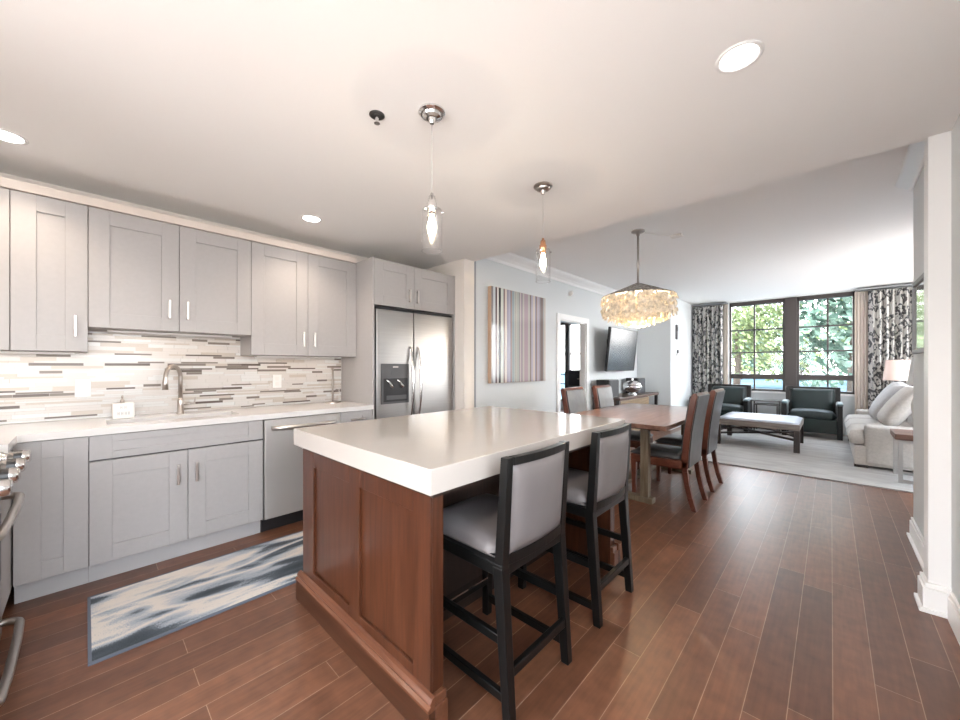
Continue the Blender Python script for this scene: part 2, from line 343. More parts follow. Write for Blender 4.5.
S('wall_lounge', M['wall'], (0.62, 1.45, 4.10, 4.22, 0, CL), (1.45, 1.6, 4.10, 5.7, 0, CL), (1.45, 1.6, 9.2, YF, 0, CL), (1.45, 1.6, 5.7, 9.2, 0, 0.12), (1.45, 1.6, 5.7, 9.2, 2.6, CL))
S('wall_bedroom', M['wall'], (-6.8, -6.65, 3.2, YF, 0, CL), (-6.8, XD-0.14, YS, 3.2, 0, CL))
# pilaster at the end of the opening with its plinth
p = MB().box(0.366, 0.62, 3.0, 3.12, 0, CK)
struct(p.build('trim_pilaster', M['trim'], bevel=0.004))
p = MB().box(0.345, 0.62, 2.978, 3.135, 0, 0.125).box(0.352, 0.62, 2.985, 3.13, 0.125, 0.15).box(0.332, 0.62, 2.965, 3.14, 0, 0.022)
struct(p.build('baseboard_pilaster', M['trim'], bevel=0.004))
p = MB().box(0.427, 0.445, 3.13, 4.235, 0, 0.12).box(0.433, 0.445, 3.13, 4.23, 0.12, 0.145).box(0.413, 0.445, 3.13, 4.24, 0, 0.02)
struct(p.build('baseboard_right', M['trim'], bevel=0.003))
p = MB().box(0.424, 0.442, YB+0.1, 2.96, 0, 0.12).box(0.430, 0.442, YB+0.1, 2.96, 0.12, 0.145)
struct(p.build('baseboard_near', M['trim'], bevel=0.003))
p = MB().box(XD, XD+0.016, YS+0.022, D0-0.09, 0, 0.13).box(XD, XD+0.016, D1+0.09, 7.92, 0, 0.13).box(XD, -2.3, 7.904, 7.92, 0, 0.13)
struct(p.build('baseboard_left', M['trim'], bevel=0.003))
# crown mouldings
crown = [(0, 0), (0.012, 0), (0.022, 0.03), (0.05, 0.06), (0.085, 0.085), (0.10, 0.10), (0.11, 0.125), (0, 0.125)]
p = MB().prism([(XD + a, CL - 0.13 + b) for a, b in crown], YS+0.03, 7.92, 'y')
struct(p.build('trim_crown_left', M['trim'], bevel=0.002))
p = MB().prism([(0.445 - a*0.8, CL - 0.075 + b*0.6) for a, b in crown], YS+0.02, 4.28, 'y')
struct(p.build('trim_crown_right', M['trim'], bevel=0.002))
# door opening on the left
p = MB()
for y0, y1, z0, z1 in ((D0-0.085, D0, 0, DZ+0.085), (D1, D1+0.085, 0, DZ+0.085), (D0, D1, DZ, DZ+0.085)): p.box(XD, XD+0.022, y0, y1, z0, z1)
p.box(XD-0.10, XD, D0, D0+0.018, 0, DZ).box(XD-0.10, XD, D1-0.018, D1, 0, DZ).box(XD-0.10, XD, D0, D1, DZ-0.018, DZ)
struct(p.build('door_1', M['trim'], bevel=0.003))

# ------------------------------------------------------------------ windows
def window(n, x0, x1, z0, z1, zr, muntx, muntz, fr=0.05, railh=0.10, head=0.085):
    p = MB()
    p.box(x0, x1, YF+0.02, YF+0.10, z1-head, z1).box(x0, x1, YF+0.02, YF+0.10, z0, z0+0.045)
    p.box(x0, x0+fr*0.7, YF+0.02, YF+0.10, z0, z1).box(x1-fr*0.7, x1, YF+0.02, YF+0.10, z0, z1)
    if zr: p.box(x0, x1, YF+0.015, YF+0.09, zr, zr+railh)
    for mx in muntx: p.box(mx-0.014, mx+0.014, YF+0.03, YF+0.08, z0, z1)
    for mz in muntz: p.box(x0, x1, YF+0.03, YF+0.08, mz-0.014, mz+0.014)
    w = struct(p.build('window_%d' % n, M['wframe'], bevel=0.003))
    MB().box(x0+0.01, x1-0.01, YF+0.052, YF+0.058, z0+0.01, z1-0.01).build('pane', M['glass'], w)
    return w
w1 = window(1, WX0, -0.672, WZ0, WZ1, 1.00, [-1.17], [2.03, 1.555])
w2 = window(2, -0.488, WX1, WZ0, WZ1, 1.00, [-0.045], [2.03, 1.555])
S('trim_mullion', M['wframe'], (-0.672, -0.488, YF-0.01, YF+0.10, WZ0, WZ1), bevel=0.006)
for w, xx in ((w1, -0.658), (w2, -0.502)):
    for zz in (2.36, 1.78, 1.18):
        MB().box(xx-0.012, xx+0.012, YF+0.0, YF+0.02, zz-0.045, zz+0.045).build('hinge', M['nickel'], w)
window(3, BX0, BX1, BZ0, BZ1, None, [-5.55, -5.02], [1.62, 1.02, 0.75])
p = MB().box(-5.64, -5.50, YF-0.03, YF+0.10, BZ0, BZ1)
struct(p.build('trim_bedroom_post', M['wframe']))
p = MB()
for y in (5.7, 6.85, 8.0, 9.14): p.box(1.50, 1.56, y, y+0.06, 0.12, 2.6)
p.box(1.50, 1.56, 5.7, 9.2, 0.12, 0.18).box(1.50, 1.56, 5.7, 9.2, 2.54, 2.6)
added_w4 = struct(p.build('window_4', M['wframe']))  # unseen side window, added to fill the lounge with daylight
p = MB()
for y in (-1.7, -0.9, -0.07, 0.74): p.box(0.50, 0.56, y, y+0.06, 0.95, 2.15)
p.box(0.50, 0.56, -1.7, 0.8, 0.95, 1.01).box(0.50, 0.56, -1.7, 0.8, 2.09, 2.15)
added_w5 = struct(p.build('window_5', M['trim']))  # unseen window beside the camera, added as fill daylight on the kitchen fronts
MB().box(0.527, 0.533, -1.69, 0.79, 0.96, 2.14).build('pane', M['glass'], added_w5)
MB().box(1.527, 1.533, 5.71, 9.19, 0.13, 2.59).build('pane', M['glass'], added_w4)
S('trim_sill', M['trim'], (WX0-0.04, WX1+0.04, YF-0.03, YF+0.02, WZ0-0.035, WZ0), bevel=0.004)

# ------------------------------------------------------------------ kitchen: uppers
def shaker(mb_y0, y1, z0, z1, x, parent, st=0.095, name='door', handle=None, th=0.020, hlen=0.13, sh=None):
    y0 = mb_y0; g = 0.0018; y0 += g; y1 -= g; z0 += g; z1 -= g
    p = MB()
    p.box(x-th, x-0.009, y0, y1, z0, z1)
    p.box(x-0.009, x, y0, y0+st, z0, z1).box(x-0.009, x, y1-st, y1, z0, z1)
    sh = sh or st
    p.box(x-0.009, x, y0+st, y1-st, z0, z0+sh).box(x-0.009, x, y0+st, y1-st, z1-sh, z1)
    d = p.build(name, M['cab'], parent, bevel=0.0012, seg=1)
    if handle:
        kind, a, b = handle
        q = MB()
        if kind == 'v':
            q.bar((x+0.030, a, b-hlen/2), (x+0.030, a, b+hlen/2), 0.018, 0.014)
            for s in (-1, 1): q.bar((x, a, b+s*(hlen/2-0.012)), (x+0.030, a, b+s*(hlen/2-0.012)), 0.010)
        else:
            q.bar((x+0.030, a-hlen/2, b), (x+0.030, a+hlen/2, b), 0.016, 0.012)
            for s in (-1, 1): q.bar((x, a+s*(hlen/2-0.012), b), (x+0.030, a+s*(hlen/2-0.012), b), 0.010)
        q.build('handle', M['handle'], d, bevel=0.003)
    return d
XU, XB = -3.395, -3.10
def carcass(parent, x1, y0, y1, z0, z1, inner=True):
    return MB().box(XW+0.002, x1-0.021, y0+0.0006, y1-0.0006, z0, z1).build('carcass', M['cab'], parent, bevel=0.001, seg=1)
def upper(label, y0, y1, z0, doors):
    t = thing('upper_cabinet', label, 'cabinet', (0,0,0), 0, 'upper cabinets above the counter')
    carcass(t, XU, y0, y1, z0, 2.276)
    MB().box(XU-0.0212, XU-0.0206, y0+0.001, y1-0.001, z0, 2.276).build('face_gap', M['cabdark'], t)
    for a, b, h in doors: shaker(a, b, z0, 2.276, XU, t, handle=h)
    return t
upper('grey upper cabinet cut off by the left edge of the photo', -0.958, -0.296, 1.359, [(-0.958, -0.627, None), (-0.627, -0.296, None)])
upper('narrow tall grey upper cabinet with one door, second from the left edge', -0.296, 0.010, 1.359, [(-0.296, 0.010, ('v', -0.044, 1.515))])
upper('short two door grey upper cabinet above the sink', 0.010, 0.914, 1.515, [(0.010, 0.460, ('v', 0.402, 1.668)), (0.460, 0.914, ('v', 0.503, 1.668))])
upper('tall two door grey upper cabinet beside the refrigerator enclosure', 0.914, 1.825, 1.359, [(0.914, 1.361, ('v', 1.318, 1.504)), (1.361, 1.825, ('v', 1.413, 1.504))])
S('trim_cabinet_crown', mat('warm_white_trim', (0.72, 0.64, 0.58), 0.5), (XW+0.001, XU+0.012, -0.958, 1.822, 2.278, 2.333), bevel=0.004)
# under-cabinet light strips
def strip(label, y0, y1, z):
    o = MB().box(-3.60, -3.56, y0, y1, z-0.014, z-0.001).build('under_cabinet_light', M['plate'], None, bevel=0.002)
    tag(o, label, 'light'); d = bpy.data.lights.new('strip_glow', 'AREA'); d.shape = 'RECTANGLE'; d.size = y1-y0; d.size_y = 0.03; d.energy = 0.25*(y1-y0); d.color = (1.0, 0.74, 0.52)
    l = bpy.data.objects.new('strip_glow', d); COL.objects.link(l); l.location = (-3.58, (y0+y1)/2, z-0.016); l.rotation_euler = (0, 0, PI/2); l.parent = o
strip('thin warm light strip under the tall cabinet by the refrigerator', 1.0, 1.75, 1.359)
strip('thin warm light strip under the short cabinet above the sink', 0.1, 0.82, 1.515)
strip('thin warm light strip under the tall cabinets at far left', -0.85, -0.05, 1.359)

# backsplash mosaic of thin tiles
p = MB(); rng = random.Random(3)
p.box(XW+0.0005, XW+0.003, -0.955, 1.824, 0.912, 1.512, 5)
z = 0.913
while z < 1.508:
    hgt = rng.choice((0.0125, 0.0125, 0.019, 0.019, 0.027)); hgt = min(hgt, 1.510-z); y = -0.953 - rng.random()*0.2
    if hgt < 0.005: break
    while y < 1.822:
        ln = rng.choice((0.10, 0.10, 0.15, 0.15, 0.20, 0.24)); a, b = max(y, -0.953), min(y+ln, 1.822)
        r = rng.random()
        k = 0 if r < 0.38 else 2 if r < 0.64 else 1 if r < 0.83 else 3 if r < 0.95 else 4
        if hgt > 0.025 and k >= 3: k = 0
        if b - a > 0.006 and a < b: p.box(XW+0.003, XW+0.0075+rng.random()*0.001, a+0.0008, b-0.0008, z+0.0008, z+hgt-0.0008, k)
        y += ln
    z += hgt
struct(p.build('trim_backsplash', TILE))

# ------------------------------------------------------------------ kitchen: base cabinets
def base(label, y0, y1, ztop=0.868):
    t = thing('base_cabinet', label, 'cabinet', (0,0,0), 0, 'grey base cabinets along the counter')
    carcass(t, XB, y0, y1, 0.113, ztop)
    MB().box(XB-0.0212, XB-0.0206, y0+0.001, y1-0.001, 0.115, 0.866).build('face_gap', M['cabdark'], t)
    MB().box(-3.66, -3.165, y0+0.0006, y1-0.0006, 0.0, 0.112).build('toe_kick', M['toe'], t)
    return t
t = base('grey base cabinet with one plain door beside the range', -0.262, 0.012)
shaker(-0.262, 0.012, 0.116, 0.866, XB, t)
t = base('grey sink base cabinet with two doors under the sink', 0.012, 0.914, 0.685)
shaker(0.012, 0.914, 0.722, 0.866, XB, t, sh=0.042, name='drawer_front')
shaker(0.012, 0.465, 0.116, 0.716, XB, t, handle=('v', 0.412, 0.566))
shaker(0.465, 0.914, 0.116, 0.716, XB, t, handle=('v', 0.509, 0.566))
t = base('narrow grey base cabinet with drawer between dishwasher and refrigerator', 1.524, 1.825)
shaker(1.524, 1.825, 0.722, 0.866, XB, t, sh=0.042, name='drawer', handle=('h', 1.674, 0.795))
shaker(1.524, 1.825, 0.116, 0.716, XB, t, handle=('v', 1.57, 0.60))
# corner cabinet run behind the range
t = thing('base_cabinet', 'hidden corner base cabinet behind the range', 'cabinet', (0,0,0), 0, 'grey base cabinets along the counter')
MB().box(XW+0.002, -2.75, -0.956, -0.268, 0.10, 0.868).build('carcass', M['cab'], t)
MB().box(XW+0.002, -2.75, -0.956, -0.33, 0.0, 0.10).build('toe_kick', M['toe'], t)
# dishwasher
t = thing('dishwasher', 'stainless dishwasher with bowed bar handle under the counter', 'dishwasher')
MB().box(XW+0.05, -3.125, 0.918, 1.520, 0.10, 0.866).build('body', M['dgrey'], t)
MB().box(-3.122, -3.092, 0.922, 1.517, 0.112, 0.862).build('door', mat('satin_stainless', (0.66, 0.64, 0.625), 0.5, 0.85), t, bevel=0.004)
MB().box(-3.66, -3.165, 0.920, 1.518, 0.0, 0.098).build('toe_panel', M['black'], t)
p = MB(); pts = []
for i in range(13):
    u = i/12; pts.append((-3.088 + 0.055*math.sin(PI*u)**0.45, 0.972 + 0.50*u, 0.797))
p.tube(pts, 0.017, 10).build('handle', M['handle'], t, smooth=True)
# countertop with sink cut-out
SX0, SX1, SY0, SY1 = -3.49, -3.235, 0.09, 0.80
p = MB().box(XW+0.001, -2.75, -0.956, -0.245, 0.8705, 0.91).box(XW+0.001, -3.075, -0.245, SY0, 0.8705, 0.91).box(XW+0.001, -3.075, SY1, 1.825, 0.8705, 0.91).box(XW+0.001, SX0, SY0, SY1, 0.8705, 0.91).box(SX1, -3.075, SY0, SY1, 0.8705, 0.91)
bmesh.ops.remove_doubles(p.b, verts=p.b.verts, dist=1e-5)
tag(p.build('countertop', M['quartz']), 'white quartz countertop along the kitchen wall', 'countertop')
t = thing('sink', 'undermount stainless sink set into the white counter', 'sink')
p = MB().box(SX0-0.01, SX0-0.001, SY0-0.01, SY1+0.01, 0.70, 0.869).box(SX1+0.001, SX1+0.01, SY0-0.01, SY1+0.01, 0.70, 0.869)
p.box(SX0, SX1, SY0-0.01, SY0-0.001, 0.70, 0.869).box(SX0, SX1, SY1+0.001, SY1+0.01, 0.70, 0.869).box(SX0-0.01, SX1+0.01, SY0-0.01, SY1+0.01, 0.69, 0.70)
p.build('basin', M['steel'], t)
MB().lathe([(0.045, 0), (0.045, 0.004), (0.03, 0.006)], (-3.345, 0.445, 0.70), 20).build('drain', M['chrome'], t)
# faucet
t = thing('faucet', 'brushed nickel gooseneck faucet behind the sink', 'faucet', (-3.565, 0.49, 0.91))
MB().lathe([(0.026, 0), (0.026, 0.012), (0.020, 0.018), (0.019, 0.10), (0.016, 0.12)], (0,0,0), 20).build('body', M['nickel'], t, smooth=True)
pts = [(0, 0, 0.11), (0, 0, 0.26)]; dx, dy = 0.80, -0.60
for i in range(1, 13):
    a = PI*i/12; k = 0.085*(1-math.cos(a)); pts.append((dx*k, dy*k, 0.275 + 0.085*math.sin(a)))
pts += [(dx*0.173, dy*0.173, 0.24), (dx*0.176, dy*0.176, 0.19)]
MB().tube(pts, 0.0135, 12, rs=[0.0135]*(len(pts)-3) + [0.0145, 0.017, 0.018]).build('spout', M['nickel'], t, smooth=True)
p = MB().tube([(0, 0.0, 0.075), (0.0, 0.055, 0.075)], 0.013, 10)
p.tube([(0, 0.055, 0.075), (0.003, 0.082, 0.078), (0.01, 0.092, 0.12)], 0.006, 8).tube([(0,0.045,0.075),(0,0.09,0.075)], 0.009, 8)
p.build('lever', M['nickel'], t, smooth=True)
# soap dispenser
t = thing('soap_dispenser', 'square white soap pump with faint grey lettering on counter', 'soap dispenser', (-3.55, 0.178, 0.91))
MB().box(-0.03, 0.03, -0.056, 0.056, 0.0, 0.108).build('bottle', M['ceramic'], t, bevel=0.006)
MB().lathe([(0.012, 0), (0.012, 0.02), (0.006, 0.022), (0.006, 0.045)], (0,-0.005,0.108), 12).tube([(0,-0.005,0.15),(0.012,-0.005,0.152),(0.035,-0.005,0.146)], 0.006, 8).build('pump', M['nickel'], t, smooth=True)
for a, b, w in ((-0.016,0.078,0.010), (0.004,0.078,0.010), (-0.030,0.036,0.010), (-0.012,0.036,0.010), (0.006,0.036,0.010), (0.022,0.036,0.008)):
    q = MB().box(0.0301, 0.0305, a, a+0.003, b-0.011, b+0.011).box(0.0301, 0.0305, a+0.003, a+w, b-0.0015, b+0.0015).box(0.0301, 0.0305, a+w-0.003, a+w, b-0.011, b+0.011)
    bmesh.ops.remove_doubles(q.b, verts=q.b.verts, dist=1e-5)
    q.build('letter', M['inkgrey'], t)
# wall outlets
def outlet(label, y, z):
    t = thing('wall_outlet', label, 'outlet', (XW+0.0085, y, z), 0, 'white outlets on the backsplash')
    MB().box(0, 0.006, -0.038, 0.038, -0.06, 0.06).build('plate', M['plate'], t, bevel=0.002)
    for s in (-1, 1): MB().box(0.006, 0.008, -0.015, 0.015, s*0.024-0.016, s*0.024+0.016).build('socket', M['ceramic'], t, bevel=0.002)
outlet('white outlet on the backsplash left of the soap pump', -0.013, 1.12)
outlet('white outlet on the backsplash right of the faucet above dishwasher', 1.205, 1.13)
# paper towel holder
t = thing('paper_towel_holder', 'slim nickel paper towel post on the counter by the refrigerator', 'towel holder', (-3.55, 1.66, 0.91))
MB().lathe([(0.075, 0), (0.075, 0.008), (0.07, 0.012)], (0,0,0), 28).build('base', M['nickel'], t)
MB().tube([(0,0,0.01), (0,0,0.33)], 0.008, 10, rs=[0.009, 0.009]).lathe([(0.012,0.325),(0.013,0.335),(0.006,0.345)], (0,0,0), 12).build('post', M['nickel'], t, smooth=True)
MB().tube([(0,0.065,0.01), (0,0.065,0.17)], 0.004, 8).build('tension_arm', M['nickel'], t)

# ------------------------------------------------------------------ refrigerator and its enclosure
t = thing('refrigerator_enclosure', 'tall grey cabinet enclosure around the refrigerator with two top doors', 'cabinet')
MB().box(XW+0.002, -3.094, 1.827, 1.846, 0, 2.285).build('side_panel', M['cab'], t, bevel=0.001)
MB().box(XW+0.002, -3.094, 2.848, 2.868, 0, 2.285).build('side_panel', M['cab'], t, bevel=0.001)
MB().box(XW+0.002, -3.122, 1.846, 2.848, 1.850, 2.285).build('carcass', M['cab'], t)
shaker(1.846, 2.300, 1.846, 2.283, -3.094, t, handle=('v', 2.232, 1.972))
shaker(2.300, 2.848, 1.846, 2.283, -3.094, t, handle=('v', 2.330, 1.972))
t = thing('refrigerator', 'stainless side by side refrigerator with black water dispenser', 'refrigerator')
MB().box(XW+0.03, -3.17, 1.855, 2.838, 0.02, 1.832).build('body', M['dgrey'], t)
MB().box(-3.168, -3.12, 1.853, 2.84, 1.816, 1.836).build('top_grille', M['black'], t)
MB().box(-3.165, -3.125, 1.86, 2.835, 0.0, 0.095).build('toe_grille', M['black'], t)
fl = MB().box(-3.165, -3.098, 1.868, 2.294, 0.10, 1.812).build('freezer_door', M['steel'], t, bevel=0.008)
fr = MB().box(-3.165, -3.098, 2.303, 2.832, 0.10, 1.812).build('fridge_door', M['steel'], t, bevel=0.008)
def bowed(par, y):
    pts = [(-3.10, y, 0.70)] + [(-3.099 + 0.060*math.sin(PI*i/14)**0.85, y, 0.70 + 0.765*i/14) for i in range(1, 14)] + [(-3.10, y, 1.465)]
    MB().tube(pts, 0.014, 10).build('handle', M['chrome'], par, smooth=True)
bowed(fl, 2.250); bowed(fr, 2.347)
dsp = MB().box(-3.097, -3.090, 1.915, 2.235, 0.905, 1.292).build('dispenser', M['dgrey'], fl, bevel=0.004)
dsp.parent = t
MB().box(-3.0899, -3.0885, 1.94, 2.215, 0.925, 1.150).build('alcove', M['black'], dsp)
MB().box(-3.0899, -3.0870, 2.03, 2.12, 1.185, 1.215).build('display', M['dgrey'], dsp)
for y in (1.99, 2.11): MB().tube([(-3.086, y-0.02, 1.135), (-3.082, y+0.01, 1.115), (-3.080, y+0.025, 1.085), (-3.080, y+0.045, 1.065)], 0.013, 8, rs=[0.008, 0.010, 0.015, 0.018]).build('paddle', M['chrome'], dsp, smooth=True)
MB().box(-3.0885, -3.083, 1.97, 2.20, 0.945, 0.985).build('drip_tray', M['dgrey'], dsp, bevel=0.004)
MB().box(-3.0899, -3.0885, 2.045, 2.105, 1.255, 1.266).build('badge', M['nickel'], dsp)

# ------------------------------------------------------------------ range at the left edge
t = thing('range', 'stainless range with black knobs cut off by the left edge', 'stove')
RX0, RX1, RY = -2.745, -1.985, -0.258
MB().box(RX0, RX1, -0.95, RY-0.03, 0.05, 0.90).build('body', M['steel'], t, bevel=0.004)
MB().box(RX0+0.01, RX1-0.01, RY-0.03, RY, 0.24, 0.735).build('oven_door', M['steel'], t, bevel=0.006)
MB().box(RX0+0.08, RX1-0.08, RY, RY+0.002, 0.33, 0.62).build('oven_glass', M['black'], t)
dw = MB().box(RX0+0.01, RX1-0.01, RY-0.03, RY-0.002, 0.05, 0.225).build('drawer', M['steel'], t, bevel=0.006)
MB().hexa([(RX0,RY-0.05,0.75),(RX1,RY-0.05,0.75),(RX1,RY+0.01,0.75),(RX0,RY+0.01,0.75)], [(RX0,RY-0.05,0.90),(RX1,RY-0.05,0.90),(RX1,RY-0.03,0.90),(RX0,RY-0.03,0.90)]).build('control_panel', M['steel'], t, bevel=0.004)
MB().box(RX0, RX1, -0.95, RY-0.02, 0.90, 0.918).build('cooktop', M['steel'], t, bevel=0.004)
for gx in (-2.62, -2.365, -2.11):
    g = MB()
    for yy in (-0.85, -0.65, -0.45): g.bar((gx-0.11, yy, 0.935), (gx+0.11, yy, 0.935), 0.012)
    for xx in (gx-0.11, gx, gx+0.11): g.bar((xx, -0.88, 0.935), (xx, -0.42, 0.935), 0.012)
    for xx in (gx-0.11, gx+0.11):
        for yy in (-0.87, -0.43): g.bar((xx, yy, 0.918), (xx, yy, 0.935), 0.012)
    g.build('grate', M['black'], t)
for i in range(4):
    kx = RX0 + 0.055 + 0.215*i
    k = MB().lathe([(0.032, 0), (0.032, 0.014), (0.025, 0.018), (0.024, 0.030), (0.029, 0.032), (0.029, 0.088), (0.022, 0.095)], (kx, RY-0.01, 0.855), 18, 'y').build('knob', M['chrome'], t, smooth=True)
    MB().lathe([(0.0296, 0.045), (0.0296, 0.070)], (kx, RY-0.01, 0.855), 16, 'y').build('knob_band', M['black'], k)
def towel(z, par):
    pts = [(RX0+0.05, RY-0.004, z)]
    for i in range(0, 9):
        a = PI/2*i/8; pts.append((RX0+0.05+0.05*(1-math.cos(a)), RY+0.055*math.sin(a), z))
    pts += [(RX0+0.25, RY+0.06, z), (RX1-0.25, RY+0.06, z)]
    for i in range(8, -1, -1):
        a = PI/2*i/8; pts.append((RX1-0.05-0.05*(1-math.cos(a)), RY+0.055*math.sin(a), z))
    pts.append((RX1-0.05, RY-0.004, z))
    MB().tube(pts, 0.015, 10).build('handle', M['nickel'], par, smooth=True)
towel(0.685, t); towel(0.12, dw)
MB().box(RX0+0.02, RX1-0.02, -0.93, RY-0.06, 0.0, 0.055).build('plinth', M['black'], t)

# ------------------------------------------------------------------ island
t = thing('kitchen_island', 'mahogany kitchen island with thick white quartz top', 'kitchen island')
IX0, IX1, IY0, IY1 = -2.100, -1.005, 0.815, 2.315
tp = MB().box(-2.125, -0.955, 0.775, 2.365, 0.842, 0.930).build('worktop', M['quartzi'], t, bevel=0.003)
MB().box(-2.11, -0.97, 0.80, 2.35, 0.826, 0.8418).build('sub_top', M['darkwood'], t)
def endpanel(y0, y1, face, name):
    p = MB(); f = 0.012
    a, b = (y0, y1) if face < 0 else (y1, y0)
    lo, hi = min(y0, y1), max(y0, y1)
    core = (lo+f, hi) if face < 0 else (lo, hi-f)
    p.box(IX0, IX1, core[0], core[1], 0.0, 0.826)
    s0, s1 = (lo, lo+f) if face < 0 else (hi-f, hi)
    for x0, x1 in ((IX0, -1.968), (-1.582, -1.492), (-1.104, IX1)): p.box(x0, x1, s0, s1, 0.12, 0.826)
    for x0, x1 in ((-1.968, -1.582), (-1.492, -1.104)): p.box(x0, x1, s0, s1, 0.12, 0.187).box(x0, x1, s0, s1, 0.742, 0.826)
    o = p.build(name, M['mah'], t, bevel=0.0015, seg=1)
    return o
endpanel(IY0, IY0+0.06, -1, 'end_panel'); endpanel(IY1-0.06, IY1, 1, 'end_panel')
MB().box(IX0+0.005, -1.40, IY0+0.06, IY1-0.06, 0.0, 0.826).build('cabinet_body', M['darkwood'], t)
for k in range(3):
    y0 = IY0+0.07 + k*0.456
    p = MB().box(IX0-0.012, IX0+0.004, y0+0.002, y0+0.452, 0.14, 0.82).box(IX0-0.018, IX0-0.012, y0+0.002, y0+0.06, 0.14, 0.82).box(IX0-0.018, IX0-0.012, y0+0.394, y0+0.452, 0.14, 0.82).box(IX0-0.018, IX0-0.012, y0+0.06, y0+0.394, 0.14, 0.2).box(IX0-0.018, IX0-0.012, y0+0.06, y0+0.394, 0.76, 0.82)
    d = p.build('door', M['mah'], t)
def skirt(pts_lo, out):  # base moulding prisms
    return None
prof = [(0.0, 0.100), (-0.027, 0.100), (-0.030, 0.104), (-0.030, 0.114), (-0.020, 0.120), (-0.022, 0.130), (-0.012, 0.142), (0.0, 0.146)]
MB().prism([(IY0 + a, b) for a, b in prof], IX0-0.026, IX1+0.026, 'x').build('base_moulding', M['mold'], t)
MB().box(IX0-0.026, IX1+0.026, IY0-0.026, IY0-0.0005, 0, 0.0995).build('base_board', M['mahh'], t)
MB().box(IX0-0.026, IX1+0.026, IY1+0.0005, IY1+0.026, 0, 0.0995).build('base_board', M['mahh'], t)
MB().prism([(IY1 - a, b) for a, b in prof], IX0-0.026, IX1+0.026, 'x').build('base_moulding', M['mold'], t)
MB().box(IX1, IX1+0.026, IY0, IY0+0.06, 0, 0.104).box(IX1, IX1+0.018, IY0, IY0+0.06, 0.104, 0.135).build('moulding_return', M['mold'], t, bevel=0.003)
MB().box(IX1, IX1+0.026, IY1-0.06, IY1, 0, 0.104).box(IX1, IX1+0.018, IY1-0.06, IY1, 0.104, 0.135).build('moulding_return', M['mold'], t, bevel=0.003)

